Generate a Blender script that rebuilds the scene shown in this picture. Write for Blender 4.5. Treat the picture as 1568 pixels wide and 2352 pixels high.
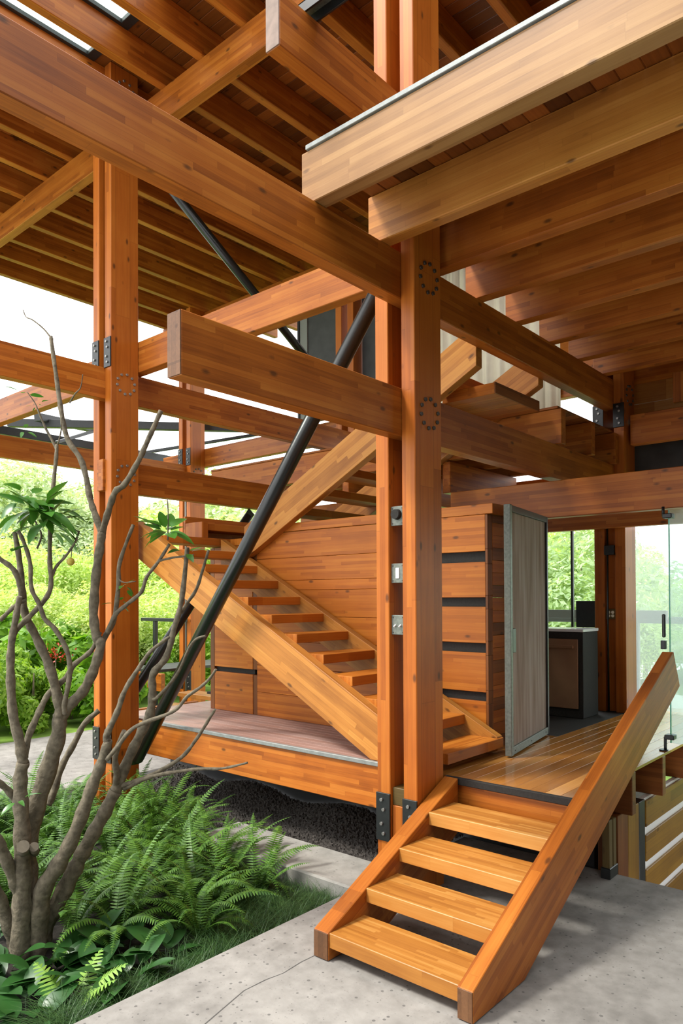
import bpy, bmesh, math, random
from mathutils import Vector, Matrix
for o in list(bpy.data.objects): bpy.data.objects.remove(o, do_unlink=True)
scene = bpy.context.scene
COL = scene.collection
R = math.radians
rnd = random.Random(7)

# ------------------------------------------------------------------ camera
# world axes: X runs away to the right along one set of beams, Y away to the left along the other, Z up; concrete apron is z = 0
FPX, PCX, PCY, EYE = 1664.7, 784.0, 1354.5, 2.31
YAW, PITCH, ROLL = R(40.983), R(0.6165), R(-0.278)
fw = Vector((math.cos(YAW)*math.cos(PITCH), math.sin(YAW)*math.cos(PITCH), math.sin(PITCH)))
r0 = Vector((math.sin(YAW), -math.cos(YAW), 0)); u0 = r0.cross(fw)
rt = r0*math.cos(ROLL) + u0*math.sin(ROLL); up = u0*math.cos(ROLL) - r0*math.sin(ROLL)
cam = bpy.data.objects.new('camera', bpy.data.cameras.new('camera')); COL.objects.link(cam)
M = Matrix((( rt.x, up.x, -fw.x, 0), (rt.y, up.y, -fw.y, 0), (rt.z, up.z, -fw.z, EYE), (0, 0, 0, 1)))
cam.matrix_world = M
cam.data.sensor_fit = 'VERTICAL'; cam.data.sensor_height = 36.0; cam.data.sensor_width = 24.0
cam.data.lens = FPX/2352*36; cam.data.shift_y = (PCY-1176)/2352; cam.data.shift_x = 0
cam.data.clip_start = 0.05; cam.data.clip_end = 400
scene.camera = cam
def ray(u, v): return fw + rt*((u-PCX)/FPX) - up*((v-PCY)/FPX)
def on_z(u, v, z): d = ray(u, v); return Vector((0, 0, EYE)) + d*((z-EYE)/d.z)
def at_depth(u, v, dep): return Vector((0, 0, EYE)) + ray(u, v)*dep

# ------------------------------------------------------------------ sky, sun, exposure
w = bpy.data.worlds.new('World'); scene.world = w; w.use_nodes = True
nt = w.node_tree; nt.nodes.clear()
bgn = nt.nodes.new('ShaderNodeBackground'); bgn.inputs[0].default_value = (0.975, 0.985, 1.0, 1); bgn.inputs[1].default_value = 2.6
wo = nt.nodes.new('ShaderNodeOutputWorld'); nt.links.new(bgn.outputs[0], wo.inputs[0])
sl = bpy.data.lights.new('sun', 'SUN'); sl.energy = 4.2; sl.angle = R(12); sl.color = (1.0, 0.955, 0.88)
so = bpy.data.objects.new('sun', sl); COL.objects.link(so); so.location = (-9, 12, 20)
so.rotation_euler = Vector((0.62, -0.42, -1.0)).to_track_quat('-Z', 'Y').to_euler()
vs = scene.view_settings
vs.view_transform = 'Standard'; vs.look = 'None'; vs.exposure = 0.18; vs.gamma = 1.0; vs.use_curve_mapping = False

# ------------------------------------------------------------------ materials
def newmat(name):
    m = bpy.data.materials.new(name); m.use_nodes = True
    t = m.node_tree; b = t.nodes['Principled BSDF']
    return m, t, b
class NB:
    def __init__(s, t): s.t = t
    def n(s, typ, **k):
        x = s.t.nodes.new(typ)
        for a, v in k.items(): setattr(x, a, v)
        return x
    def link(s, a, b): s.t.links.new(a, b)
    def math(s, op, a, b=None, c=None):
        x = s.t.nodes.new('ShaderNodeMath'); x.operation = op
        for i, v in enumerate((a, b, c)):
            if v is None: continue
            if isinstance(v, (int, float)): x.inputs[i].default_value = v
            else: s.t.links.new(v, x.inputs[i])
        return x.outputs[0]
    def mix(s, f, a, b, typ='MIX'):
        x = s.t.nodes.new('ShaderNodeMix'); x.data_type = 'RGBA'; x.blend_type = typ
        for i, v in ((0, f), (6, a), (7, b)):
            if isinstance(v, (int, float)): x.inputs[i].default_value = v
            elif isinstance(v, tuple): x.inputs[i].default_value = v
            else: s.t.links.new(v, x.inputs[i])
        return x.outputs[2]
def ramp(nb, fac, stops):
    x = nb.n('ShaderNodeValToRGB'); e = x.color_ramp.elements
    while len(e) < len(stops): e.new(0.5)
    for k, (p, c) in enumerate(stops): e[k].position = p; e[k].color = c
    nb.link(fac, x.inputs[0]); return x.outputs[0]

WS = (0.84, 0.76, 0.42)
def glulam(name, dark, mid, light, tz=0.042, ty=0.066, stave=0.85, rough=0.42, knots=0.75, seam=0.28, grain=0.5, spec=0.5, tint=0.25, ws=None):
    """laminated wood: staves with finger joints, grain along local X, a few knots"""
    m, t, b = newmat(name); nb = NB(t)
    dark, mid, light = [tuple(c*k for c, k in zip(q, ws or WS)) for q in (dark, mid, light)]
    tc = nb.n('ShaderNodeTexCoord'); oi = nb.n('ShaderNodeObjectInfo')
    sep = nb.n('ShaderNodeSeparateXYZ'); nb.link(tc.outputs['Object'], sep.inputs[0])
    X, Y, Z = sep.outputs
    rn = oi.outputs['Random']
    zz = nb.math('DIVIDE', Z, tz); yy = nb.math('DIVIDE', Y, ty)
    zi = nb.math('FLOOR', nb.math('ADD', zz, 0.37)); yi = nb.math('FLOOR', nb.math('ADD', yy, 0.5))
    row = nb.math('ADD', nb.math('MULTIPLY', yi, 13.7), nb.math('ADD', zi, nb.math('MULTIPLY', rn, 91.0)))
    wn1 = nb.n('ShaderNodeTexWhiteNoise', noise_dimensions='1D'); nb.link(row, wn1.inputs['W'])
    xs = nb.math('ADD', nb.math('DIVIDE', X, stave), nb.math('MULTIPLY', wn1.outputs['Value'], 7.3))
    xi = nb.math('FLOOR', xs)
    cv = nb.n('ShaderNodeCombineXYZ'); nb.link(xi, cv.inputs[0]); nb.link(row, cv.inputs[1])
    wn2 = nb.n('ShaderNodeTexWhiteNoise', noise_dimensions='3D'); nb.link(cv.outputs[0], wn2.inputs['Vector'])
    sv = wn2.outputs['Value']
    # grain
    gm = nb.n('ShaderNodeCombineXYZ')
    nb.link(nb.math('ADD', nb.math('MULTIPLY', X, 1.6), nb.math('MULTIPLY', sv, 37.0)), gm.inputs[0])
    nb.link(nb.math('MULTIPLY', Y, 42.0), gm.inputs[1]); nb.link(nb.math('MULTIPLY', Z, 42.0), gm.inputs[2])
    no = nb.n('ShaderNodeTexNoise'); no.inputs['Scale'].default_value = 1.0; no.inputs['Detail'].default_value = 5; no.inputs['Roughness'].default_value = 0.65
    no.inputs['Distortion'].default_value = 0.5
    nb.link(gm.outputs[0], no.inputs['Vector'])
    bl = nb.n('ShaderNodeTexNoise'); bl.inputs['Scale'].default_value = 2.3; bl.inputs['Detail'].default_value = 3
    nb.link(tc.outputs['Object'], bl.inputs['Vector'])
    f = nb.math('ADD', nb.math('MULTIPLY', sv, 0.46), nb.math('ADD', nb.math('MULTIPLY', nb.math('SUBTRACT', no.outputs['Fac'], 0.5), grain*1.5), nb.math('MULTIPLY', nb.math('SUBTRACT', bl.outputs['Fac'], 0.5), 0.55)))
    f = nb.math('ADD', f, 0.26)
    col = ramp(nb, f, [(0.0, (*dark, 1)), (0.5, (*mid, 1)), (1.0, (*light, 1))])
    # seams between staves
    fz = nb.math('ABSOLUTE', nb.math('SUBTRACT', nb.math('FRACT', nb.math('ADD', zz, 0.37)), 0.5))
    fy = nb.math('ABSOLUTE', nb.math('SUBTRACT', nb.math('FRACT', nb.math('ADD', yy, 0.5)), 0.5))
    s1 = nb.math('GREATER_THAN', fz, 0.475); s2 = nb.math('GREATER_THAN', fy, 0.48)
    fx = nb.math('ABSOLUTE', nb.math('SUBTRACT', nb.math('FRACT', xs), 0.5)); s3 = nb.math('GREATER_THAN', fx, 0.4985)
    sm = nb.math('MULTIPLY', nb.math('MAXIMUM', nb.math('MAXIMUM', s1, s2), s3), seam)
    col = nb.mix(sm, col, (*[c*0.35 for c in dark], 1))
    # knots
    kv = nb.n('ShaderNodeCombineXYZ')
    nb.link(nb.math('ADD', nb.math('MULTIPLY', X, 3.0), nb.math('MULTIPLY', rn, 53.0)), kv.inputs[0])
    nb.link(nb.math('MULTIPLY', Y, 6.5), kv.inputs[1]); nb.link(nb.math('MULTIPLY', Z, 6.5), kv.inputs[2])
    vo = nb.n('ShaderNodeTexVoronoi'); vo.inputs['Scale'].default_value = 1.0; nb.link(kv.outputs[0], vo.inputs['Vector'])
    kn = nb.n('ShaderNodeMapRange'); kn.inputs[1].default_value = 0.135; kn.inputs[2].default_value = 0.06; kn.inputs[3].default_value = 0; kn.inputs[4].default_value = knots
    nb.link(nb.math('ADD', vo.outputs['Distance'], nb.math('MULTIPLY', nb.math('SUBTRACT', no.outputs['Fac'], .5), 0.05)), kn.inputs[0])
    col = nb.mix(kn.outputs[0], col, (0.05, 0.018, 0.006, 1))
    # each member a touch different
    hv = nb.n('ShaderNodeHueSaturation'); nb.link(col, hv.inputs['Color'])
    nb.link(nb.math('ADD', 1.0-tint/2, nb.math('MULTIPLY', rn, tint)), hv.inputs['Value'])
    nb.link(hv.outputs[0], b.inputs['Base Color'])
    b.inputs['Roughness'].default_value = rough
    b.inputs['Specular IOR Level'].default_value = spec*0.6
    bp = nb.n('ShaderNodeBump'); bp.inputs['Strength'].default_value = 0.08; bp.inputs['Distance'].default_value = 0.004
    nb.link(no.outputs['Fac'], bp.inputs['Height']); nb.link(bp.outputs[0], b.inputs['Normal'])
    return m
def plain(name, col, rough=0.5, metal=0.0, noise=0.0, nscale=8.0, bump=0.0, spec=0.5):
    m, t, b = newmat(name); nb = NB(t)
    b.inputs['Base Color'].default_value = (*col, 1); b.inputs['Roughness'].default_value = rough; b.inputs['Metallic'].default_value = metal
    b.inputs['Specular IOR Level'].default_value = spec
    if noise or bump:
        tc = nb.n('ShaderNodeTexCoord'); no = nb.n('ShaderNodeTexNoise'); no.inputs['Scale'].default_value = nscale; no.inputs['Detail'].default_value = 5
        nb.link(tc.outputs['Object'], no.inputs['Vector'])
        if noise:
            c = ramp(nb, no.outputs['Fac'], [(0.25, (*[x*(1-noise) for x in col], 1)), (0.75, (*[min(1, x*(1+noise)) for x in col], 1))])
            nb.link(c, b.inputs['Base Color'])
        if bump:
            bp = nb.n('ShaderNodeBump'); bp.inputs['Strength'].default_value = bump; bp.inputs['Distance'].default_value = 0.02
            nb.link(no.outputs['Fac'], bp.inputs['Height']); nb.link(bp.outputs[0], b.inputs['Normal'])
    return m
def concrete(name, a, c, speck=0.75):
    m, t, b = newmat(name); nb = NB(t)
    tc = nb.n('ShaderNodeTexCoord')
    def noi(sc, det): 
        n = nb.n('ShaderNodeTexNoise'); n.inputs['Scale'].default_value = sc; n.inputs['Detail'].default_value = det; nb.link(tc.outputs['Object'], n.inputs['Vector']); return n.outputs['Fac']
    f = nb.math('ADD', nb.math('MULTIPLY', noi(1.1, 6), 0.6), nb.math('MULTIPLY', noi(9, 8), 0.45))
    col = ramp(nb, f, [(0.35, (*a, 1)), (0.68, (*c, 1))])
    vo = nb.n('ShaderNodeTexVoronoi'); vo.inputs['Scale'].default_value = 27; vo.inputs['Randomness'].default_value = 1; nb.link(tc.outputs['Object'], vo.inputs['Vector'])
    wn = nb.n('ShaderNodeSeparateColor'); nb.link(vo.outputs['Color'], wn.inputs[0])
    k = nb.math('MULTIPLY', nb.math('LESS_THAN', vo.outputs['Distance'], nb.math('MULTIPLY', wn.outputs[1], 0.30)), nb.math('GREATER_THAN', wn.outputs[0], 0.5))
    col = nb.mix(nb.math('MULTIPLY', k, speck), col, (0.10, 0.095, 0.09, 1))
    v2 = nb.n('ShaderNodeTexVoronoi'); v2.inputs['Scale'].default_value = 55; nb.link(tc.outputs['Object'], v2.inputs['Vector'])
    w2 = nb.n('ShaderNodeSeparateColor'); nb.link(v2.outputs['Color'], w2.inputs[0])
    k2 = nb.math('MULTIPLY', nb.math('LESS_THAN', v2.outputs['Distance'], 0.3), nb.math('GREATER_THAN', w2.outputs[0], 0.82))
    col = nb.mix(nb.math('MULTIPLY', k2, 0.35), col, (0.16, 0.15, 0.14, 1))
    nb.link(col, b.inputs['Base Color']); b.inputs['Roughness'].default_value = 0.8; b.inputs['Specular IOR Level'].default_value = 0.3
    bp = nb.n('ShaderNodeBump'); bp.inputs['Strength'].default_value = 0.25; bp.inputs['Distance'].default_value = 0.01
    nb.link(noi(30, 6), bp.inputs['Height']); nb.link(bp.outputs[0], b.inputs['Normal'])
    return m
def leafmat(name, a, c, rough=0.45, trans=0.35, spec=0.4):
    m, t, b = newmat(name); nb = NB(t)
    g = nb.n('ShaderNodeNewGeometry'); oi = nb.n('ShaderNodeObjectInfo')
    f = nb.math('ADD', nb.math('MULTIPLY', g.outputs['Random Per Island'], 0.75), nb.math('MULTIPLY', oi.outputs['Random'], 0.25))
    col = ramp(nb, f, [(0.0, (*a, 1)), (1.0, (*c, 1))])
    nb.link(col, b.inputs['Base Color']); b.inputs['Roughness'].default_value = rough; b.inputs['Specular IOR Level'].default_value = spec
    tr = nb.n('ShaderNodeBsdfTranslucent'); nb.link(nb.mix(1.0, col, (1.25, 1.25, 0.55, 1), 'MULTIPLY'), tr.inputs[0])
    mx = nb.n('ShaderNodeMixShader'); mx.inputs[0].default_value = trans
    nb.link(b.outputs[0], mx.inputs[1]); nb.link(tr.outputs[0], mx.inputs[2])
    nb.link(mx.outputs[0], t.nodes['Material Output'].inputs[0])
    return m
WOOD = glulam('glulam_orange', (0.20, 0.050, 0.009), (0.44, 0.135, 0.026), (0.60, 0.235, 0.062))
WOODP = glulam('glulam_post', (0.24, 0.060, 0.010), (0.46, 0.135, 0.024), (0.58, 0.21, 0.05), tz=0.19, ty=0.05, stave=1.7, grain=0.45)
WOODJ = glulam('glulam_pale', (0.26, 0.095, 0.026), (0.50, 0.215, 0.068), (0.66, 0.34, 0.13), tz=0.047, ty=0.06, stave=1.1, seam=0.18, spec=0.5)
WOODL = glulam('joist_untreated', (0.15, 0.068, 0.021), (0.28, 0.142, 0.048), (0.37, 0.21, 0.08), tz=0.047, ty=0.06, stave=1.8, seam=0.10, knots=0.6, ws=(1, 1, 1))
ENDP = plain('pale_end_grain', (0.20, 0.14, 0.11), 0.7, noise=0.25, nscale=14)
ENDD = glulam('dark_end_grain', (0.06, 0.03, 0.015), (0.13, 0.06, 0.027), (0.20, 0.095, 0.042), tz=0.3, ty=0.043, stave=9, seam=0.35, ws=(1, 1, 1))
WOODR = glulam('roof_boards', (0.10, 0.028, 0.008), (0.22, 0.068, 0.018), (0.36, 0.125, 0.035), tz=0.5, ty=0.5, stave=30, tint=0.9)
WOODT = glulam('tread_wood', (0.34, 0.115, 0.020), (0.60, 0.26, 0.052), (0.76, 0.42, 0.12), tz=0.5, ty=0.024, stave=0.7, knots=0.25, seam=0.12, rough=0.36, ws=(0.74, 0.70, 0.66))
WOODS = glulam('stair_tread_inner', (0.30, 0.085, 0.016), (0.50, 0.17, 0.035), (0.64, 0.28, 0.075), tz=0.5, ty=0.024, stave=0.7, knots=0.3, seam=0.12)
WOODE = glulam('wood_end_grain', (0.10, 0.032, 0.012), (0.22, 0.075, 0.028), (0.33, 0.13, 0.05), tz=0.043, ty=0.3, stave=9, seam=0.3)
WOODW = glulam('wall_boards', (0.27, 0.070, 0.011), (0.48, 0.150, 0.024), (0.60, 0.225, 0.046), tz=0.034, ty=0.5, stave=0.9, seam=0.16)
DECKL = glulam('deck_boards_weathered', (0.30, 0.17, 0.13), (0.44, 0.29, 0.25), (0.56, 0.42, 0.38), tz=0.5, ty=0.5, stave=30, rough=0.4, knots=0.1, tint=0.4, ws=(0.76, 0.73, 0.72))
DECKR = glulam('deck_boards_varnished', (0.30, 0.115, 0.035), (0.50, 0.235, 0.095), (0.66, 0.38, 0.19), tz=0.5, ty=0.5, stave=30, rough=0.13, knots=0.15, tint=0.55, spec=0.7)
OLDW = glulam('old_weathered_wood', (0.05, 0.035, 0.018), (0.12, 0.085, 0.045), (0.2, 0.15, 0.09), tz=0.3, ty=0.3, stave=9)
LOWW = glulam('lower_wall_boards', (0.13, 0.065, 0.012), (0.25, 0.135, 0.022), (0.36, 0.21, 0.045), tz=0.1, ty=0.5, stave=1.4)
STEEL = plain('black_steel', (0.012, 0.014, 0.014), 0.38, 0.0, noise=0.3, nscale=30)
PIPE = plain('black_pipe', (0.010, 0.012, 0.011), 0.30, 0.0, noise=0.3, nscale=60, bump=0.03)
GALV = plain('grey_plate', (0.165, 0.18, 0.155), 0.5, 0.5, noise=0.3, nscale=40)
BOLT = plain('bolt_metal', (0.30, 0.29, 0.27), 0.4, 0.8)
DBOLT = plain('dark_bolt', (0.075, 0.065, 0.055), 0.45, 0.6)
TRIM = plain('grey_edge_trim', (0.22, 0.235, 0.225), 0.5, 0.2, noise=0.2, nscale=20)
BLACK = plain('black_recess', (0.012, 0.012, 0.012), 0.8)
CHAR = plain('charcoal_board', (0.026, 0.024, 0.022), 0.75, noise=0.2, nscale=60, spec=0.2)
DGREY = plain('dark_grey_panel', (0.035, 0.037, 0.034), 0.6, noise=0.35, nscale=5)
LGREY = plain('light_grey_panel', (0.19, 0.20, 0.18), 0.6)
CREAM = plain('cream_fabric', (0.78, 0.72, 0.56), 0.8, noise=0.05)
WHITE = plain('white_plastic', (0.8, 0.8, 0.78), 0.35)
CTOP = plain('white_counter', (0.75, 0.77, 0.78), 0.2)
COPPER = plain('copper_steel', (0.42, 0.24, 0.14), 0.42, 0.55, noise=0.05)
CONC = concrete('concrete', (0.17, 0.16, 0.145), (0.33, 0.315, 0.29))
CONC2 = concrete('concrete_curb_face', (0.20, 0.195, 0.175), (0.34, 0.33, 0.30), 0.5)
GRAV = plain('dark_gravel', (0.05, 0.043, 0.037), 0.9, noise=0.6, nscale=60)
SOIL = plain('dark_soil', (0.018, 0.014, 0.010), 0.95, noise=0.5, nscale=20, bump=0.6)
LAWN = plain('lawn', (0.17, 0.30, 0.035), 0.9, noise=0.35, nscale=3)
BARK = plain('bark', (0.135, 0.115, 0.08), 0.85, noise=0.45, nscale=26, bump=0.5, spec=0.2)
CUT = plain('cut_wood_end', (0.13, 0.108, 0.075), 0.8, noise=0.2, nscale=30)
def glassm(name, col=(0.93, 0.99, 0.96), haze=0.0):
    m, t, b = newmat(name); nb = NB(t)
    tr = nb.n('ShaderNodeBsdfTransparent'); tr.inputs[0].default_value = (*col, 1)
    gl = nb.n('ShaderNodeBsdfGlossy'); gl.inputs['Roughness'].default_value = 0.03
    fr = nb.n('ShaderNodeFresnel'); fr.inputs[0].default_value = 1.45
    ge = nb.n('ShaderNodeNewGeometry')
    mx = nb.n('ShaderNodeMixShader'); nb.link(nb.math('MULTIPLY', fr.outputs[0], nb.math('SUBTRACT', 1.0, ge.outputs['Backfacing'])), mx.inputs[0]); nb.link(tr.outputs[0], mx.inputs[1]); nb.link(gl.outputs[0], mx.inputs[2])
    out = mx.outputs[0]
    if haze:
        di = nb.n('ShaderNodeBsdfTranslucent'); di.inputs[0].default_value = (0.8, 0.84, 0.85, 1)
        m2 = nb.n('ShaderNodeMixShader'); m2.inputs[0].default_value = haze; nb.link(out, m2.inputs[1]); nb.link(di.outputs[0], m2.inputs[2]); out = m2.outputs[0]
    nb.link(out, t.nodes['Material Output'].inputs[0]); return m
GLASS = glassm('clear_glass'); HAZEG = glassm('hazy_glass', (0.9, 0.97, 0.95), 0.22)
GEDGE = plain('green_glass_edge', (0.03, 0.30, 0.17), 0.15)
def screenm():
    m, t, b = newmat('insect_mesh'); nb = NB(t)
    tc = nb.n('ShaderNodeTexCoord'); mp = nb.n('ShaderNodeMapping'); mp.inputs['Scale'].default_value = (9, 9, 0.8); nb.link(tc.outputs['Object'], mp.inputs[0])
    no = nb.n('ShaderNodeTexNoise'); no.inputs['Scale'].default_value = 1.3; no.inputs['Detail'].default_value = 4; nb.link(mp.outputs[0], no.inputs['Vector'])
    col = ramp(nb, no.outputs['Fac'], [(0.3, (0.30, 0.22, 0.17, 1)), (0.7, (0.52, 0.45, 0.40, 1))])
    nb.link(col, b.inputs['Base Color']); b.inputs['Roughness'].default_value = 0.9; b.inputs['Specular IOR Level'].default_value = 0.05
    tr = nb.n('ShaderNodeBsdfTransparent'); mx = nb.n('ShaderNodeMixShader'); mx.inputs[0].default_value = 0.35
    nb.link(b.outputs[0], mx.inputs[1]); nb.link(tr.outputs[0], mx.inputs[2]); nb.link(mx.outputs[0], t.nodes['Material Output'].inputs[0])
    return m
MESHM = screenm()
FERN = leafmat('fern_leaf', (0.025, 0.085, 0.012), (0.12, 0.26, 0.03), trans=0.22)
FERNY = leafmat('young_fern_leaf', (0.22, 0.42, 0.07), (0.32, 0.52, 0.10), trans=0.3)
HOSTA = leafmat('hosta_leaf', (0.010, 0.042, 0.010), (0.030, 0.105, 0.020), rough=0.36, trans=0.08, spec=0.4)
CITRUS = leafmat('citrus_leaf', (0.025, 0.10, 0.015), (0.06, 0.19, 0.025), rough=0.3, trans=0.2)
GRASS = leafmat('mondo_grass', (0.016, 0.055, 0.014), (0.075, 0.155, 0.04), trans=0.15)
TREEA = leafmat('tree_leaves_hazed', (0.36, 0.50, 0.15), (0.72, 0.82, 0.40), rough=0.6, trans=0.45)  # paled leaves: distance haze is put into the colour
TREEB = leafmat('tree_leaves_hazed_bluish', (0.36, 0.46, 0.28), (0.66, 0.75, 0.54), rough=0.6, trans=0.4)  # likewise paled in place of haze over the far trees
SHRUB = leafmat('shrub_leaves', (0.13, 0.30, 0.02), (0.46, 0.66, 0.10), rough=0.5, trans=0.45)
BROAD = leafmat('broad_leaves', (0.12, 0.30, 0.02), (0.26, 0.46, 0.05), rough=0.4, trans=0.4)
RED = plain('red_petals', (0.6, 0.05, 0.03), 0.5)
FRUIT = plain('fruit_skin', (0.45, 0.36, 0.05), 0.4, noise=0.2)

# ------------------------------------------------------------------ helpers
def tag(o, label, cat, group=None):
    o['label'] = label; o['category'] = cat
    if group: o['group'] = group
    return o
def empty(name, loc=(0, 0, 0), rz=0.0):
    o = bpy.data.objects.new(name, None); COL.objects.link(o); o.location = loc; o.rotation_euler = (0, 0, rz); o.empty_display_size = 0.1
    return o
def thing(name, label, cat, loc=(0, 0, 0), rz=0.0, group=None): return tag(empty(name, loc, rz), label, cat, group)
def mobj(name, me, mat=None, parent=None):
    o = bpy.data.objects.new(name, me); COL.objects.link(o)
    if mat is not None and not me.materials: me.materials.append(mat)
    if parent is not None: put(o, parent)
    return o
def put(o, parent):
    """parent while keeping the world placement already set"""
    mw = o.matrix_basis.copy(); o.parent = parent
    pm = Matrix.LocRotScale(parent.location, parent.rotation_euler, parent.scale)
    if parent.parent: pm = Matrix.LocRotScale(parent.parent.location, parent.parent.rotation_euler, parent.parent.scale) @ pm
    o.matrix_basis = pm.inverted() @ mw
    return o
BOXES = {}
def boxmesh(L, W, H, bev, mat):
    k = (round(L, 4), round(W, 4), round(H, 4), bev, mat.name)
    if k in BOXES: return BOXES[k]
    bm = bmesh.new(); bmesh.ops.create_cube(bm, size=1.0)
    for v in bm.verts: v.co = Vector((v.co.x*L, v.co.y*W, v.co.z*H))
    if bev: bmesh.ops.bevel(bm, geom=bm.edges[:], offset=min(bev, 0.3*min(L, W, H)), segments=1, affect='EDGES')
    me = bpy.data.meshes.new('box'); bm.to_mesh(me); bm.free(); me.materials.append(mat); BOXES[k] = me
    return me
ROT = {'x': (0, 0, 0), 'y': (0, 0, math.pi/2), 'z': (0, -math.pi/2, 0)}
def box(name, x0, x1, y0, y1, z0, z1, mat, axis=None, parent=None, bev=0.005):
    """axis-aligned piece; its local X (the grain) lies along `axis`"""
    dx, dy, dz = abs(x1-x0), abs(y1-y0), abs(z1-z0)
    if axis is None: axis = 'xyz'[[dx, dy, dz].index(max(dx, dy, dz))]
    dims = {'x': (dx, dy, dz), 'y': (dy, dx, dz), 'z': (dz, dy, dx)}[axis]
    o = mobj(name, boxmesh(*dims, bev, mat))
    o.location = ((x0+x1)/2, (y0+y1)/2, (z0+z1)/2); o.rotation_euler = ROT[axis]
    if parent is not None: put(o, parent)
    return o
def frame_m(p, xdir, zhint):
    x = Vector(xdir).normalized(); z = Vector(zhint); z = (z - x*z.dot(x)).normalized(); y = z.cross(x)
    return Matrix(((x.x, y.x, z.x, p[0]), (x.y, y.y, z.y, p[1]), (x.z, y.z, z.z, p[2]), (0, 0, 0, 1)))
def bar(name, a, b, wdt, hgt, mat, parent=None, zhint=(0, 0, 1), bev=0.005):
    a = Vector(a); b = Vector(b); o = mobj(name, boxmesh((b-a).length, wdt, hgt, bev, mat))
    o.matrix_basis = frame_m((a+b)/2, b-a, zhint)
    if parent is not None: put(o, parent)
    return o
def prism(name, pts, axis, a0, a1, mat, parent=None, grain=None, bev=0.004):
    """polygon pts in the plane normal to axis ('x': (y,z), 'y': (x,z)), extruded a0..a1; grain: direction in that plane"""
    def P(p, a): return Vector((a, p[0], p[1])) if axis == 'x' else Vector((p[0], a, p[1]))
    c = sum((P(p, (a0+a1)/2) for p in pts), Vector())/len(pts)
    g = grain or (pts[1][0]-pts[0][0], pts[1][1]-pts[0][1])
    xd = Vector((0, g[0], g[1])) if axis == 'x' else Vector((g[0], 0, g[1]))
    nrm = Vector((1, 0, 0)) if axis == 'x' else Vector((0, 1, 0))
    mt = frame_m(c, xd, xd.cross(nrm)); inv = mt.inverted()
    bm = bmesh.new()
    v0 = [bm.verts.new(inv @ P(p, a0)) for p in pts]; v1 = [bm.verts.new(inv @ P(p, a1)) for p in pts]
    bm.faces.new(v0); bm.faces.new(v1[::-1])
    n = len(pts)
    for i in range(n): bm.faces.new((v0[i], v1[i], v1[(i+1) % n], v0[(i+1) % n]))
    bmesh.ops.recalc_face_normals(bm, faces=bm.faces[:])
    if bev: bmesh.ops.bevel(bm, geom=bm.edges[:], offset=bev, segments=1, affect='EDGES')
    me = bpy.data.meshes.new(name); bm.to_mesh(me); bm.free(); me.materials.append(mat)
    o = mobj(name, me); o.matrix_basis = mt
    if parent is not None: put(o, parent)
    return o
CYL = {}
def cylmesh(r, h, mat, seg=10, r2=None):
    k = (round(r, 4), round(h, 4), mat.name, seg, r2)
    if k in CYL: return CYL[k]
    bm = bmesh.new(); bmesh.ops.create_cone(bm, cap_ends=True, segments=seg, radius1=r, radius2=r if r2 is None else r2, depth=h)
    for f in bm.faces: f.smooth = len(f.verts) == 4
    me = bpy.data.meshes.new('cyl'); bm.to_mesh(me); bm.free(); me.materials.append(mat); CYL[k] = me
    return me
def rod(name, a, b, r, mat, parent=None, seg=16, r2=None):
    a = Vector(a); b = Vector(b); o = mobj(name, cylmesh(r, (b-a).length, mat, seg, r2))
    q = (b-a).to_track_quat('Z', 'Y').to_matrix().to_4x4(); q.translation = (a+b)/2; o.matrix_basis = q
    if parent is not None: put(o, parent)
    return o
def tube(name, pts, rads, mat, parent=None, seg=8, jitter=0.0, cap=None):
    """tapered tube through points"""
    bm = bmesh.new(); rings = []
    n = len(pts)
    for i, p in enumerate(pts):
        d = (pts[min(i+1, n-1)] - pts[max(i-1, 0)]).normalized()
        s = d.cross(Vector((0.31, 0.85, 0.42))).normalized(); t2 = d.cross(s)
        ring = []
        for k in range(seg):
            a = 2*math.pi*k/seg; r = rads[i]*(1+rnd.uniform(-jitter, jitter))
            ring.append(bm.verts.new(p + s*math.cos(a)*r + t2*math.sin(a)*r))
        rings.append(ring)
    for i in range(n-1):
        for k in range(seg):
            f = bm.faces.new((rings[i][k], rings[i][(k+1) % seg], rings[i+1][(k+1) % seg], rings[i+1][k])); f.smooth = True
    f0 = bm.faces.new(rings[0][::-1]); f1 = bm.faces.new(rings[-1])
    me = bpy.data.meshes.new(name); me.materials.append(mat)
    if cap: me.materials.append(cap); f1.material_index = 1
    bm.to_mesh(me); bm.free()
    return mobj(name, me, None, parent)
def smooth_path(pts, vals, sub=4):
    out, ov = [], []
    n = len(pts)
    for i in range(n-1):
        p0, p1, p2, p3 = pts[max(i-1, 0)], pts[i], pts[i+1], pts[min(i+2, n-1)]
        for k in range(sub):
            t = k/sub
            out.append(0.5*((2*p1) + (p2-p0)*t + (2*p0-5*p1+4*p2-p3)*t*t + (3*p1-p0-3*p2+p3)*t**3)); ov.append(vals[i]*(1-t)+vals[i+1]*t)
    out.append(pts[-1]); ov.append(vals[-1])
    return out, ov
def struct(o): o['kind'] = 'structure'; return o
def copy_tree(o, parent=None):
    c = o.copy(); COL.objects.link(c); c.parent = parent
    for ch in o.children: copy_tree(ch, c)
    return c

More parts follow.
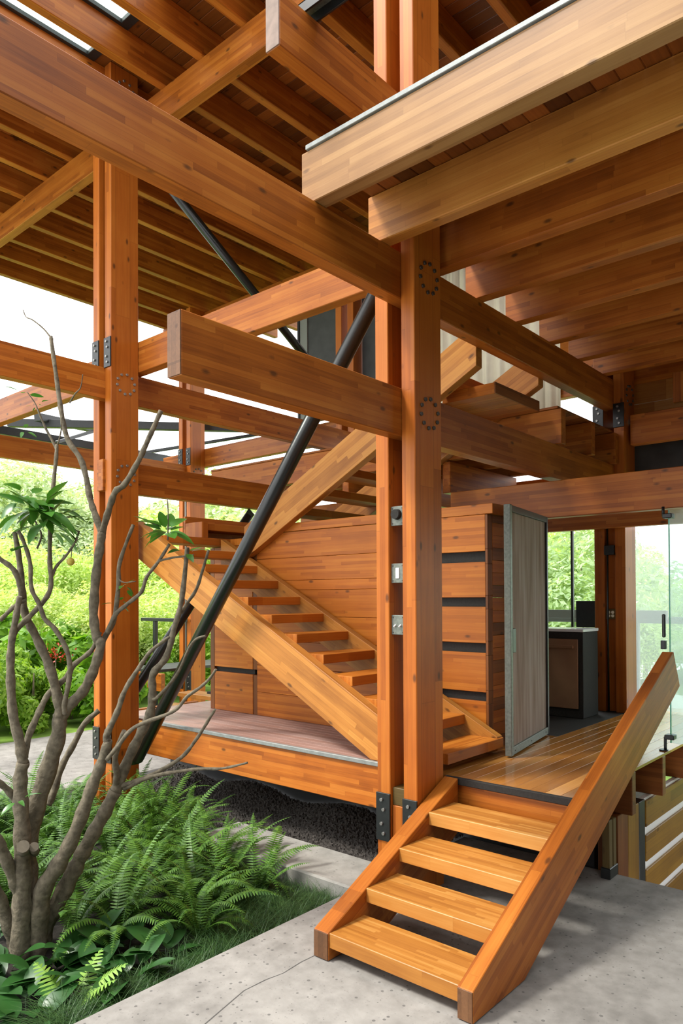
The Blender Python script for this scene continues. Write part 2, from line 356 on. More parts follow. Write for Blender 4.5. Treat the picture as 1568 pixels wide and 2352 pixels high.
# ------------------------------------------------------------------ ground and setting
o = box('ground_slab', -3.0, 6.07, -4.0, 3.72, -0.45, 0.0, CONC, 'x', bev=0.012); o.name = 'floor'; struct(o)
o['label'] = 'grey concrete apron with dark aggregate at the foot of the steps'
cb = box('concrete_curb', 4.42, 4.98, 3.715, 5.75, -0.5, 0.0, CONC2, 'y', bev=0.015); tag(cb, 'rough concrete curb between the fern bed and the gravel under the deck', 'curb')
slab_ = o
ck = [on_z(u, v, 0.0015) for u, v in ((470, 2352), (560, 2275), (610, 2250), (650, 2235), (690, 2210), (735, 2188), (780, 2172))]
cv_, cf_ = [], []
for k, p in enumerate(ck):
    wd_ = rnd.uniform(.002, .0045); cv_ += [(p.x-wd_, p.y+wd_, p.z), (p.x+wd_, p.y-wd_, p.z)]
    if k: cf_.append((2*k-2, 2*k-1, 2*k+1, 2*k))
cme = bpy.data.meshes.new('crack'); cme.from_pydata(cv_, [], cf_); put(mobj('crack', cme, plain('crack_dark', (0.09, 0.085, 0.08), .9)), slab_)
def soil(x, y): return -0.24+0.04*math.sin(3*x+1.3*y)+0.03*math.sin(5.1*y)
sp = mobj('planting_bed', bpy.data.meshes.new('bed')); bm = bmesh.new()
N = 30
for i in range(N+1):
    for j in range(N+1):
        x = 0.2+(5.02-0.2)*i/N; y = 3.715+(8.4-3.715)*j/N
        z = soil(x, y)
        if i in (0, N) or j in (0, N): z = -0.22
        bm.verts.new((x, y, z))
bm.verts.ensure_lookup_table()
for i in range(N):
    for j in range(N): bm.faces.new([bm.verts[k] for k in (i*(N+1)+j, (i+1)*(N+1)+j, (i+1)*(N+1)+j+1, i*(N+1)+j+1)])
bm.to_mesh(sp.data); bm.free(); sp.data.materials.append(SOIL); struct(sp)
gm_ = bpy.data.meshes.new('gravel'); bm = bmesh.new()
NX, NY = 110, 300
for i in range(NX+1):
    for j in range(NY+1):
        x = 4.985+1.10*i/NX; y = 3.725+4.5*j/NY
        bm.verts.new((x+rnd.uniform(-.008, .008), y+rnd.uniform(-.01, .01), -0.17+0.20*min(1, max(0, (x-4.95)/0.9))*(0.75+0.25*math.sin(4*y)) + rnd.uniform(-0.022, 0.022)))
bm.verts.ensure_lookup_table()
for i in range(NX):
    for j in range(NY): bm.faces.new([bm.verts[k] for k in (i*(NY+1)+j, (i+1)*(NY+1)+j, (i+1)*(NY+1)+j+1, i*(NY+1)+j+1)])
bm.to_mesh(gm_); bm.free()
g = mobj('gravel', gm_, GRAV); g['kind'] = 'stuff'; tag(g, 'dark gravel heaped under the raised deck behind the curb', 'gravel')
struct(box('shade_wall_underdeck', 6.10, 6.25, 2.45, 8.49, -2.6, 0.46, BLACK, 'y'))  # black wall added to put in the shade under the deck
struct(box('wall_planter_back', 0.1, 4.42, 8.38, 8.5, -0.5, -0.06, CONC2, 'x'))
pth = box('floor', 1.0, 8.3, 8.5, 11.95, -0.35, -0.04, CONC, 'x', bev=0.01); struct(pth)
def plane(name, x0, x1, y0, y1, z, mat):
    me = bpy.data.meshes.new(name); me.from_pydata([(x0, y0, z), (x1, y0, z), (x1, y1, z), (x0, y1, z)], [], [(0, 1, 2, 3)]); return struct(mobj(name, me, mat))
plane('lawn', -40, 90, 11.9, 110, -0.12, LAWN); plane('lawn', 8.3, 90, 9.2, 11.9, -0.13, LAWN)
plane('lawn', 11.5, 110, -60, 9.2, -0.75, LAWN); plane('ground_lower', 6.0, 11.5, -8, 9.2, -2.6, CONC)
struct(box('wall_retaining', 11.45, 11.6, -8, 9.2, -2.6, -0.7, CONC2, 'y'))

# unseen dark walls added to block light, standing in for the house
struct(box('shade_wall_rear', -3.6, -3.4, -4.9, 2.4, 0.0, 8.7, CHAR, 'y')); struct(box('shade_wall_side', -3.4, 11.4, -5.75, -5.55, -2.6, 8.7, CHAR, 'x'))

# ------------------------------------------------------------------ posts
XW = 0.37
def bolt(parent, p, nrm, r=0.012, h=0.016, mat=BOLT, name='bolt'):
    p = Vector(p); return rod(name, p-Vector(nrm)*0.004, p+Vector(nrm)*h, r, mat, parent, seg=8)
def bracket(post, x, y0, y1, z0, z1):
    br = box('steel_bracket', x-0.014, x+0.002, y0-0.004, y1+0.004, z0, z1, STEEL, 'z', post, bev=0.003)
    for k, f in enumerate((0.16, 0.36, 0.66, 0.86)):
        bolt(br, (x-0.014, (y0+y1)/2+(0.01 if k % 2 else -0.01), z0+(z1-z0)*f), (-1, 0, 0), 0.014, 0.014)
def ring(post, xc, y, zc, rad=0.118, n=10, mat=DBOLT, br=0.016):
    for k in range(n):
        a = 2*math.pi*(k+0.3)/n; bolt(post, (xc+rad*math.cos(a), y, zc+rad*math.sin(a)), (0, -1, 0), br, 0.014, mat)
def post(label, X0, yc, z0, z1, brackets=(), rings=(), z0l=None, rmat=DBOLT):
    p = thing('timber_post', label, 'post', (X0+XW/2, yc, z0))
    box('post_plank', X0, X0+XW, yc-0.195, yc-0.065, z0, z1, WOODP, 'z', p, bev=0.006)
    box('post_plank', X0, X0+XW, yc+0.065, yc+0.195, z0 if z0l is None else z0l, z1, WOODP, 'z', p, bev=0.006)
    for (a, b) in brackets:
        bracket(p, X0, yc-0.195, yc-0.065, a, b); bracket(p, X0, yc+0.065, yc+0.195, a+0.01, b+0.01)
    for zc in rings: ring(p, X0+XW/2+0.01, yc-0.195, zc, mat=rmat)
    return p
P1 = post('tall double-plank timber post with switches between its planks, beside the front steps', 4.60, 3.43, -0.004, 8.243, [(0.36, 0.74)], (4.845, 3.765))
box('spacer_block', 4.63, 4.94, 3.366, 3.494, 0.66, 0.80, OLDW, 'y', P1); box('spacer_board', 4.62, 4.95, 3.37, 3.49, -0.004, 0.66, WOODP, 'z', P1)
for z in (0.10, 0.19): bolt(P1, (4.60, 3.55, z), (-1, 0, 0), 0.014, 0.012, DBOLT)
P2 = post('double-plank timber post behind the bare citrus tree', 4.60, 7.73, -0.35, 8.6, [(0.40, 0.78), (5.02, 5.37)], (4.845, 3.765), rmat=BOLT)
ring(P2, 4.80, 7.535, 8.36, 0.10, 8, BOLT)
box('spacer_board', 4.66, 4.93, 7.67, 7.79, -0.35, 0.55, WOODP, 'z', P2)
P3 = post('double-plank timber post with a four-way outlet, beside the kitchen counter', 9.09, 3.43, 0.855, 7.85, [(4.42, 4.72)], (4.845,))
P4 = post('timber post between dark grey panels on the upper floor', 9.09, 7.81, 0.855, 8.244, [(4.25, 4.55)])
P5 = post('far timber post beside the landing railing', 9.09, 12.14, -0.13, 8.244, [(5.02, 5.37), (0.45, 0.85), (7.6, 7.9)], (4.845,))
box('spacer_board', 9.15, 9.42, 3.37, 3.49, 0.86, 3.2, WOODP, 'z', P3)
rod('conduit', (9.10, 3.46, 0.86), (9.10, 3.46, 3.3), 0.012, STEEL, P3, 8)
rod('conduit', (4.70, 3.405, 0.80), (4.70, 3.405, 3.05), 0.011, GALV, P1, 8)
rod('conduit', (9.14, 12.17, 0.3), (9.14, 12.17, 4.66), 0.022, LGREY, P5, 10)

# ------------------------------------------------------------------ beams
def beam(name, x0, x1, y0, y1, z0, z1, label, mat=WOOD, axis=None, cat='beam', group=None, bev=0.006):
    return tag(box(name, x0, x1, y0, y1, z0, z1, mat, axis, None, bev), label, cat, group)
YA, YB = 3.366, 3.494
beam('timber_beam', -1.2, 9.2, YA, YB, 4.66, 5.03, 'long main beam carrying the upper floor joists through the switch post')
beam('timber_beam', 2.50, 9.2, YA, YB, 3.58, 3.955, 'beam with a free square end passing the switch post below the main beam')
beam('timber_beam', 3.286, 5.4, YA, YB, 5.92, 6.29, 'short cantilever beam with a pale end high on the switch post')
beam('timber_beam', -1.5, 9.092, 7.666, 7.794, 4.66, 5.03, 'upper cross beam held between the planks of the post behind the tree')
beam('timber_beam', 4.57, 7.40, 7.666, 7.794, 3.58, 3.95, 'lower beam held in the post behind the tree, ending at the stair landing')
beam('timber_beam', -1.5, 9.4, 12.076, 12.204, 4.66, 5.03, 'outermost upper beam running to the far post by the railing')
beam('timber_beam', 4.972, 5.10, 3.494, 13.4, 5.03, 5.40, 'beam resting on both upper cross beams between the two front posts')
beam('timber_beam', 4.972, 5.10, -5.5, 13.4, 7.87, 8.245, 'roof purlin under the rafters above the front posts')
beam('timber_beam', 9.462, 9.59, -5.5, 13.4, 7.87, 8.245, 'roof purlin under the rafters above the far posts')
beam('timber_beam', 9.462, 9.59, 3.3, 13.4, 5.03, 5.40, 'beam resting on the cross beams behind the far posts')
beam('timber_beam', 7.25, 7.38, -1.2, 4.6, 3.145, 3.534, 'deep lintel beam above the screen door and the glass door')
beam('timber_beam', 8.98, 9.09, 1.5, 5.6, 3.16, 3.54, 'reddish header beam across the kitchen post')
beam('timber_beam', 9.462, 9.59, 3.64, 9.2, 3.545, 3.95, 'header beam behind the kitchen under the middle level joists')
beam('timber_beam', 5.02, 5.15, 3.64, 7.50, 0.455, 0.835, 'edge beam under the weathered deck, above the dark gravel')
beam('timber_beam', 5.02, 5.15, 2.155, 3.226, 0.60, 0.835, 'riser beam under the deck edge at the top of the front steps')
for o_ in [q for q in COL.objects if q.name.startswith('timber_beam')]:
    if 'free square end' in o_['label']: box('end_face', 2.494, 2.501, YA+.003, YB-.003, 3.583, 3.952, ENDD, 'x', o_, bev=0.001)
    if 'pale end' in o_['label']: box('end_face', 3.280, 3.287, YA+.003, YB-.003, 5.923, 6.287, ENDP, 'x', o_, bev=0.001)
# upper floor joists
JX = [3.615, 4.353, 5.06, 5.78, 6.54, 7.29, 8.04, 8.78]
JL = ['pale upper floor joist with grey edge trim, the outermost one', 'upper floor joist with a square end beside the switch post, next to the outermost'] + ['upper floor joist over the deck, behind the switch post']*6
for i, x in enumerate(JX):  # joists and boards extended out of view to cut the light
    o = beam('floor_joist', x, x+0.125, -5.5, 3.492, 5.03, 5.40, JL[i], WOODL if i < 1 else WOODJ if i < 2 else WOOD, 'y', 'joist', 'joists of the upper floor')
fl = empty('floor', (6, 1, 5.40)); struct(fl); fl['label'] = 'upper floor boards seen from below between the joists'
y = -5.5
while y < 3.46:
    y2 = min(y+0.142, 3.49)
    for (xa, xb) in (((3.702, 4.598), (4.972, 9.088)) if y2 > 3.236 and y < 3.364 else ((3.702, 9.3),)):
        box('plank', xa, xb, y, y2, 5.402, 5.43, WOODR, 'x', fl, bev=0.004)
    y += 0.147
beam('edge_trim', 3.60, 3.70, -5.5, 3.44, 5.402, 5.435, 'thin grey metal trim along the top of the outermost joist', TRIM, 'y', 'trim', bev=0.003)
# middle level joists + boards
for i, x in enumerate((7.41, 8.22, 8.962)):
    beam('floor_joist', x, x+0.11, 3.30, 9.2, 3.955, 4.335, 'middle level joist with a square end under the stair landing', WOOD, 'y', 'joist', 'joists of the middle level')
fm = empty('floor', (8.3, 6.5, 4.34)); struct(fm); fm['label'] = 'middle level floor boards'
x = 7.404
while x < 9.6:
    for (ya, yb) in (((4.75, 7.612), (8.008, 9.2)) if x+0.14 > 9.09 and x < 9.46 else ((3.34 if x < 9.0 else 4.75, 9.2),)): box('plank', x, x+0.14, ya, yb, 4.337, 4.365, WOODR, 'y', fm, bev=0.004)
    x += 0.145
for yy in (4.7, 5.5, 6.3): beam('floor_joist', 7.405, 9.09, yy, yy+0.11, 3.56, 3.94, 'dark cross joist above the stair wall', WOOD, 'x', 'joist', 'cross joists above the stair wall')

# ------------------------------------------------------------------ roof
for k in range(-18, 9):  # unseen rafters and boards added toward the right to block more sky
    yc = 7.73+0.70*k
    x0 = 1.4 if yc > 5.0 else 4.5
    if k == 0: x0 = 1.4
    beam('roof_rafter', x0, 11.5, yc-0.055, yc+0.055, 8.245, 8.60, 'roof rafter running under the dark ceiling boards', WOOD, 'x', 'rafter', 'roof rafters')
ce = empty('ceiling', (8, 7, 8.6)); struct(ce); ce['label'] = 'dark brown roof boards laid across the rafters'
x = 4.47; i = 0
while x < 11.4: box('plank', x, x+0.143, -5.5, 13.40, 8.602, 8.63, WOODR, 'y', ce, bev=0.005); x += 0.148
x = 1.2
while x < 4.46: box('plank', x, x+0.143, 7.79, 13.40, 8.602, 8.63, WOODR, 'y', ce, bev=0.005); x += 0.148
struct(box('roof_deck', 4.46, 11.5, -5.5, 13.42, 8.635, 8.70, BLACK, 'y')); struct(box('roof_deck', 1.2, 4.46, 7.78, 13.42, 8.635, 8.70, BLACK, 'y'))
sk = empty('window_1', (3, 6.5, 8.6)); struct(sk); sk['label'] = 'roof skylight with a dark frame between the rafters'
for k in (-3, -2, -1):
    ya = 7.73+0.70*k+0.056; yb = ya+0.588
    box('pane', 1.4, 4.40, ya, yb, 8.612, 8.622, GLASS, 'x', sk, bev=0)
    box('frame_bar', 4.36, 4.47, ya, yb, 8.585, 8.64, STEEL, 'y', sk)
    box('frame_bar', 1.4, 4.40, yb-0.05, yb, 8.585, 8.64, STEEL, 'x', sk)
# steel track on the high cantilever
tr = thing('steel_track', 'open steel channel lying on the high cantilever beam', 'track', (3.6, 2.0, 6.29))
box('web', 3.53, 3.66, -0.6, 3.46, 6.36, 6.37, GALV, 'y', tr, bev=0.001)
for x in (3.53, 3.645): box('flange', x, x+0.015, -0.6, 3.46, 6.292, 6.37, STEEL, 'y', tr, bev=0.001)
# ------------------------------------------------------------------ pipe braces
def brace(label, a, b, r, plates=True):
    a = Vector(a); b = Vector(b); t = thing('steel_brace', label, 'brace', a)
    rod('pipe', a, b, r, PIPE, t, 24)
    d = (b-a).normalized()
    bar('end_plate', b-d*0.16, b+d*0.10, 0.02, 0.13, STEEL, t, (1, 0, 0)); bar('end_plate', a-d*0.10, a+d*0.16, 0.02, 0.13, STEEL, t, (1, 0, 0))
    return t
brace('thick black steel pipe brace crossing in front of the inner staircase', (4.79, 7.30, 0.46), (4.79, 3.74, 4.88), 0.071)
brace('black pipe brace under the roof slanting down from the post behind the tree', (5.24, 7.73, 7.81), (8.98, 7.73, 5.465), 0.062)
brace('black pipe brace behind the stair landing, rising from the post behind the tree', (5.04, 7.73, 1.19), (6.89, 7.73, 3.465), 0.062)
for q in [q for q in COL.objects if q.name.startswith('steel_brace') and 'under the roof' in q['label']]:
    box('gusset_plate', 4.85, 5.36, 7.72, 7.74, 7.58, 7.866, STEEL, 'x', q, bev=0.002)
# black steel canopy outside
cn = thing('steel_canopy', 'black steel canopy frame outside beyond the outermost beam', 'canopy', (6, 14, 5.3))
def canopy_bar(u, v, u2, v2, d1, d2, s=0.16): bar('bar', at_depth(u, v, d1), at_depth(u2, v2, d2), s, s, STEEL, cn)
canopy_bar(20, 972, 640, 985, 15.5, 15.5); canopy_bar(-20, 985, 420, 1062, 13.5, 17); canopy_bar(85, 958, 216, 985, 15.2, 17); canopy_bar(130, 1016, 216, 990, 14.0, 15.4, 0.06)
canopy_bar(330, 1040, 640, 990, 16.5, 15.5, 0.06)

# ------------------------------------------------------------------ decks
dk = empty('floor', (6, 6, 0.86)); struct(dk); dk['label'] = 'weathered pinkish deck boards beside the inner staircase'
x = 5.03
while x < 6.6: box('plank', x, x+0.098, 3.60, 8.15, 0.835, 0.86, DECKL, 'y', dk, bev=0.003); x += 0.1
tag(box('edge_trim', 4.995, 5.035, 3.63, 7.5, 0.828, 0.868, TRIM, 'y'), 'grey metal trim along the weathered deck edge', 'trim')
dr = empty('floor', (7, 2.7, 0.86)); struct(dr); dr['label'] = 'glossy varnished floor boards at the top of the front steps'
y = 2.152; row = 0
while y < 3.60:
    y2 = min(y+0.122, 3.60); x = 5.02; cuts = []
    x1e = 9.9 if y < 3.24 else 7.148
    xs = 5.02
    while xs < x1e-0.05:
        L = rnd.uniform(0.9, 2.2); xe = min(xs+L, x1e); xe = x1e if x1e-xe < 0.4 else xe
        box('plank', xs, xe-0.002, y, y2-0.002, 0.835, 0.86, DECKR, 'x', dr, bev=0.0015); xs = xe
    y = y2; row += 1
tag(box('edge_trim', 4.985, 5.025, 2.155, 3.236, 0.808, 0.864, CHAR, 'y'), 'dark rough nosing along the floor edge above the front steps', 'trim')
kd = struct(box('floor', 7.15, 9.6, 3.252, 9.0, 0.82, 0.858, CHAR, 'y')); kd['label'] = 'dark kitchen floor behind the screen door'
te = struct(box('floor', 9.9, 11.4, 0.8, 5.5, 0.76, 0.84, CTOP, 'y')); te['label'] = 'pale terrace floor beyond the glass'
for i, x in enumerate((5.38, 6.16, 6.95, 7.75, 8.55)):
    beam('floor_joist', x, x+0.09, 2.153, 3.2, 0.475, 0.833, 'deck joist with a pinkish cut end under the varnished floor', WOODE, 'y', 'joist', 'joists under the varnished floor')

# ------------------------------------------------------------------ front steps
st = thing('front_steps', 'open wooden steps of four treads leading from the concrete to the deck', 'steps', (3.5, 2.65, 0))
SL = 0.459
def ztop(x): return 0.178+SL*(x-3.425)
dv = 0.40*math.sqrt(1+SL*SL)
prism('stringer', [(3.425, 0.005), (4.02, 0.005), (7.14, 1.474+0.0), (6.96, ztop(6.96)), (3.425, 0.178)], 'y', 2.05, 2.15, WOOD, st, (1, SL))
prism('stringer', [(3.425, 0.005), (4.02, 0.005), (4.97, 0.44), (4.97, ztop(4.97)-0.02), (3.425, 0.178)], 'y', 3.10, 3.225, WOOD, st, (1, SL))
box('end_face', 3.419, 3.426, 2.054, 2.146, 0.008, 0.174, ENDD, 'x', st, bev=0.001); box('end_face', 3.419, 3.426, 3.104, 3.221, 0.008, 0.174, ENDD, 'x', st, bev=0.001)
for n in range(4):
    x = 3.435+0.375*n; z = 0.178+0.1705*n
    box('tread', x, x+0.355, 2.145, 3.105, z-0.095, z, WOODT, 'y', st, bev=0.004)

# ------------------------------------------------------------------ inner stair
s1 = thing('staircase', 'inner wooden staircase rising along the board wall behind the black pipe', 'staircase', (5.5, 4, 0.86))
def zn(yv): return 1.28+0.53*(yv-3.99)
def zf(yv): return 1.012+0.5194*(yv-3.275)+0.005
YT = 7.75
prism('stringer', [(3.40, 0.865), (4.05, 0.865), (YT, zn(YT)-0.43), (YT, zn(YT)), (3.40, zn(3.40))], 'x', 5.045, 5.165, WOODJ, s1, (1, .53))
prism('stringer', [(3.29, 0.90), (3.29, zf(3.29)), (7.2, zf(7.2)), (7.2, zf(7.2)-0.36), (3.7, 0.865), (3.4, 0.865)], 'x', 5.95, 6.045, WOODJ, s1, (1, .52))
for n in range(12):
    yv = 3.275+0.36*n; z = 1.012+0.187*n
    x1 = 6.04 if n == 0 else 5.955
    box('tread', 5.10 if n == 0 else 5.16, x1, yv, yv+0.32, z-0.09, z, WOODS, 'x', s1, bev=0.004)
ld = thing('stair_landing', 'wooden landing where the inner staircase turns back', 'landing', (6.2, 8, 3.0))
box('platform', 5.958, 7.3, 7.24, 7.62, 2.98, 3.07, WOODS, 'x', ld)
box('platform', 6.13, 7.28, 6.82, 7.238, 2.98, 3.07, WOODS, 'x', ld)
box('newel_block', 5.70, 5.80, 7.26, 7.60, 3.07, 3.27, WOOD, 'z', ld)
box('winder_tread', 5.80, 7.25, 7.28, 7.58, 3.17, 3.26, WOODS, 'x', ld); box('edge_board', 5.70, 7.3, 7.60, 7.64, 2.98, 3.36, WOOD, 'x', ld)
s2 = thing('staircase', 'upper flight of the staircase climbing above the board wall', 'staircase', (6.6, 5.5, 2.8))
def zb(yv): return 2.78+0.52*(6.79-yv)
prism('stringer', [(6.735, 2.815), (3.50, zb(3.50)), (3.50, zb(3.50)+0.41), (6.79, 3.19), (6.79, 2.848)], 'x', 5.98, 6.088, WOODJ, s2, (1, -.52))
zc2 = 0.10
prism('stringer', [(6.79, 2.78+zc2), (3.50, zb(3.50)+zc2), (3.50, zb(3.50)+0.43+zc2), (6.79, 3.20+zc2)], 'x', 7.283, 7.40, WOODJ, s2, (1, -.52))
for n in range(8):
    yv = 6.6-0.36*n; z = 3.19+0.187*n
    box('tread', 6.086, 7.286, yv-0.32, yv, z-0.09, z, WOODS, 'x', s2, bev=0.004)
sl_ = thing('stair_landing', 'thick upper landing slab seen from below with dark end grain', 'landing', (6.8, 4, 4.3))
for k in range(7):
    x = 6.32+0.136*k; box('plank', x, x+0.1355, 3.50, 4.10, 4.30, 4.41, WOODS if k % 2 else WOODW, 'y', sl_, bev=0.003)
box('edge_board', 6.318, 7.275, 3.485, 3.50, 4.30, 4.412, WOODE, 'x', sl_, bev=0.002)

# ------------------------------------------------------------------ board wall behind the stair
wl = empty('wall_stair', (6.1, 5.5, 0.86)); struct(wl); wl['label'] = 'wall of horizontal laminated boards with black slots behind the staircase'
slots = [(2.643, 2.746), (2.215, 2.305), (1.775, 1.869), (1.315, 1.401)]
struct_back = box('backing', 6.16, 6.19, 3.50, 7.50, 0.862, 2.95, BLACK, 'y', wl)
zs = [0.862] + [v for s_ in sorted(slots) for v in s_] + [3.095]
for k in range(0, len(zs), 2): box('board', 6.09, 6.19, 3.482, 4.6, zs[k], zs[k+1], WOODW, 'y', wl, bev=0.003)
for (a, b) in slots: box('slot_panel', 6.125, 6.15, 3.49, 4.6, a, b, CHAR, 'y', wl, bev=0)
z = 0.862
for hgt in (0.29, 0.33, 0.31, 0.30, 0.31, 0.115, 0.27, 0.308):
    box('board', 6.09, 6.16, 4.602, 6.68, z, z+hgt-0.003, WOODW, 'y', wl, bev=0.003); z += hgt
box('board', 6.09, 6.16, 6.76, 7.50, 0.862, 1.355, WOODW, 'y', wl, bev=0.003); box('board', 6.09, 6.16, 6.76, 7.50, 1.42, 2.05, WOODW, 'y', wl, bev=0.003); box('board', 6.09, 6.16, 6.76, 7.50, 2.053, 2.97, WOODW, 'y', wl, bev=0.003)
box('slot_panel', 6.13, 6.16, 6.76, 7.50, 1.355, 1.42, CHAR, 'y', wl, bev=0)
for (a, b) in ((0.862, 1.35), (1.42, 1.9), (1.9, 2.97)):
    box('batten', 6.095, 6.16, 6.682, 6.757, a, b, WOODE, 'z', wl, bev=0.003)
box('batten', 6.09, 6.20, 7.503, 7.585, 0.862, 2.97, WOODE, 'z', wl, bev=0.003)
box('cap_board', 6.09, 6.62, 3.40, 6.26, 3.098, 3.195, WOODW, 'y', wl, bev=0.004)
zz = [0.862]+[v for s_ in sorted(slots) for v in (s_[0]-0.02, s_[1]+0.02)]+[3.095]
for k in range(len(zz)-1):
    box('end_block', 6.09, 6.18, 3.455, 3.481, zz[k], zz[k+1]-0.002, WOODE, 'z', wl, bev=0.002)
z = 0.862; k = 0
while z < 3.09:
    z2 = min(z+0.12, 3.095); box('end_block', 6.182, 6.62, 3.455, 3.52, z, z2-0.002, WOODW if k % 3 else WOODE, 'x', wl, bev=0.002); z = z2; k += 1
struct(box('wall_bath', 6.62, 7.25, 3.50, 3.60, 0.862, 3.1, WOODW, 'x')); struct(box('wall_bath_back', 6.2, 7.3, 7.5, 7.6, 0.862, 2.9, WOODW, 'x'))
struct(box('ceiling_bath', 6.2, 7.25, 3.6, 7.5, 2.66, 2.72, CHAR, 'y'))

# ------------------------------------------------------------------ screen door, glass door
d1 = empty('door_1', (7.176, 3.38, 0.87)); struct(d1); d1['label'] = 'tall insect-screen door in a grey metal frame standing open'
A = Vector((7.176, 3.38, 0)); B = Vector((5.905, 3.153, 0)); ab = (B-A).normalized(); zt = 3.145
def dbar(name, t0, t1, z0, z1, mat, th=0.045):
    a = A+(B-A)*((t0+t1)/2); L = (B-A).length*(t1-t0)
    o = mobj(name, boxmesh(L, th, z1-z0, 0.003, mat)); o.matrix_basis = frame_m((a.x, a.y, (z0+z1)/2), ab, (0, 0, 1)); return put(o, d1)
dbar('mesh_panel', 0.03, 0.96, 0.93, 3.10, MESHM, 0.006)
dbar('frame_stile', 0.955, 1.0, 0.875, zt, GALV, 0.06); dbar('frame_stile', 0.0, 0.035, 0.875, zt, STEEL, 0.045)
dbar('frame_rail', 0.035, 0.955, 0.875, 0.945, GALV, 0.045); dbar('frame_rail', 0.035, 0.955, zt-0.06, zt, STEEL, 0.045)
dbar('lock_plate', 0.885, 0.955, 1.80, 2.02, STEEL, 0.062)
for t in (0.1, 0.5, 0.9):
    a = A+(B-A)*t; rod('screw', (a.x, a.y, 0.91), (a.x-0.004, a.y-0.026, 0.91), 0.008, DBOLT, d1, 8)
struct(box('trim_1', 7.16, 7.25, 3.404, 3.494, 0.862, 3.145, WOOD, 'z'))
GX, GY = 7.165, 2.145
d2 = empty('door_2', (GX, GY, 0.87)); struct(d2); d2['label'] = 'frameless glass door with black handle and hinges above the floor edge'
box('pane', GX, GX+0.012, 0.95, GY, 0.93, 3.12, HAZEG, 'z', d2, bev=0); box('pane_edge', GX-0.002, GX+0.014, GY-0.007, GY+0.003, 0.93, 3.12, GEDGE, 'z', d2, bev=0)
box('handle', GX-0.05, GX-0.02, GY+0.025, GY+0.055, 1.92, 2.14, STEEL, 'z', d2, bev=0.008); box('lock', GX-0.06, GX-0.01, GY+0.02, GY+0.065, 1.81, 1.892, STEEL, 'z', d2)
for z in (0.99, 3.06):
    hg = box('hinge', GX-0.06, GX+0.04, GY-0.045, GY+0.04, z-0.022, z+0.022, STEEL, 'y', d2, bev=0.006)
    rod('hinge_pin', (GX-0.04, GY+0.035, 0.861 if z < 2 else z), (GX-0.04, GY+0.035, z if z < 2 else 3.15), 0.014, STEEL, hg, 10)
rod('hinge_foot', (GX-0.04, GY+0.05, 0.860), (GX-0.04, GY+0.05, 0.872), 0.04, STEEL, d2, 16)
w2 = empty('window_2', (9.28, 2.0, 0.86)); struct(w2); w2['label'] = 'tall fixed glass beside the kitchen post'
box('pane', 9.50, 9.51, 0.6, 3.6, 0.87, 3.16, HAZEG, 'z', w2, bev=0)
w3 = empty('window_3', (11, 4.8, 0.86)); struct(w3); w3['label'] = 'kitchen window with dark frame behind the counter'
box('pane', 9.36, 9.37, 3.62, 6.2, 1.9, 3.2, GLASS, 'z', w3, bev=0)
box('frame_bar', 9.34, 9.39, 4.02, 4.05, 1.9, 3.2, STEEL, 'z', w3); box('frame_bar', 9.34, 9.40, 3.72, 3.98, 1.9, 2.25, STEEL, 'z', w3)
box('sill_bar', 10.9, 10.98, 3.3, 7.0, 1.97, 2.10, LGREY, 'y', w3)
# terrace rail beyond
rl = thing('terrace_rail', 'grey rail of the terrace seen through the tall glass', 'railing', (11.2, 2, 0.84))
box('rail', 11.2, 11.28, 0.0, 5.6, 1.90, 2.0, LGREY, 'y', rl)
for y in (0.2, 2.0, 3.8, 5.5): box('post', 11.2, 11.28, y, y+0.06, 0.84, 1.9, LGREY, 'z', rl)

# ------------------------------------------------------------------ kitchen unit
ku = thing('kitchen_unit', 'dark kitchen island with white worktop and a copper-toned dishwasher', 'kitchen unit', (8.55, 4.2, 0.86))
box('body', 8.345, 8.80, 3.475, 5.4, 0.86, 1.885, CHAR, 'y', ku)
box('worktop', 8.335, 8.81, 3.468, 5.4, 1.885, 1.92, CTOP, 'y', ku)
dw = box('dishwasher_front', 8.325, 8.346, 3.53, 4.16, 0.97, 1.80, COPPER, 'z', ku)
box('handle', 8.30, 8.326, 3.58, 4.16, 1.69, 1.725, COPPER, 'y', dw)

# ------------------------------------------------------------------ electrics
def plate(label, x, yc, z, hgt=0.155, wdt=0.128):
    t = thing('electrical_plate', label, 'switch plate', (x, yc, z))
    pl = box('plate', x-0.012, x, yc-wdt/2, yc+wdt/2, z-hgt/2, z+hgt/2, GALV, 'z', t, bev=0.003)
    for sy in (-1, 1):
        for sz in (-1, 1): rod('screw', (x-0.012, yc+sy*(wdt/2-0.016), z+sz*(hgt/2-0.018)), (x-0.017, yc+sy*(wdt/2-0.016), z+sz*(hgt/2-0.018)), 0.006, DBOLT, pl, 8)
    return t
XE = 4.64
def zat(v): d = ray(905, v); return EYE+d.z*(XE/d.x)
t = plate('rusty plate with a round black dial, topmost between the post planks', XE, 3.43, zat(1186))
rod('dial', (XE-0.012, 3.43, zat(1183)), (XE-0.05, 3.43, zat(1183)), 0.042, CHAR, t, 20, 0.038)
t = plate('rusty plate with one white rocker switch, middle between the post planks', XE, 3.43, zat(1317))
box('rocker', XE-0.02, XE-0.010, 3.412, 3.448, zat(1317)-0.042, zat(1317)+0.042, WHITE, 'z', t, bev=0.003)
t = plate('grey plate with two small toggle switches, lowest between the post planks', XE, 3.43, zat(1435))
for yy in (3.405, 3.455): bar('toggle', (XE-0.008, yy, zat(1435)), (XE-0.035, yy, zat(1435)-0.015), 0.012, 0.014, WHITE, t)
t = thing('outlet_plate', 'dark four-way outlet plate between the kitchen post planks', 'outlet', (9.13, 3.43, 2.09))
box('plate', 9.115, 9.13, 3.366, 3.494, 2.02, 2.15, OLDW, 'z', t)
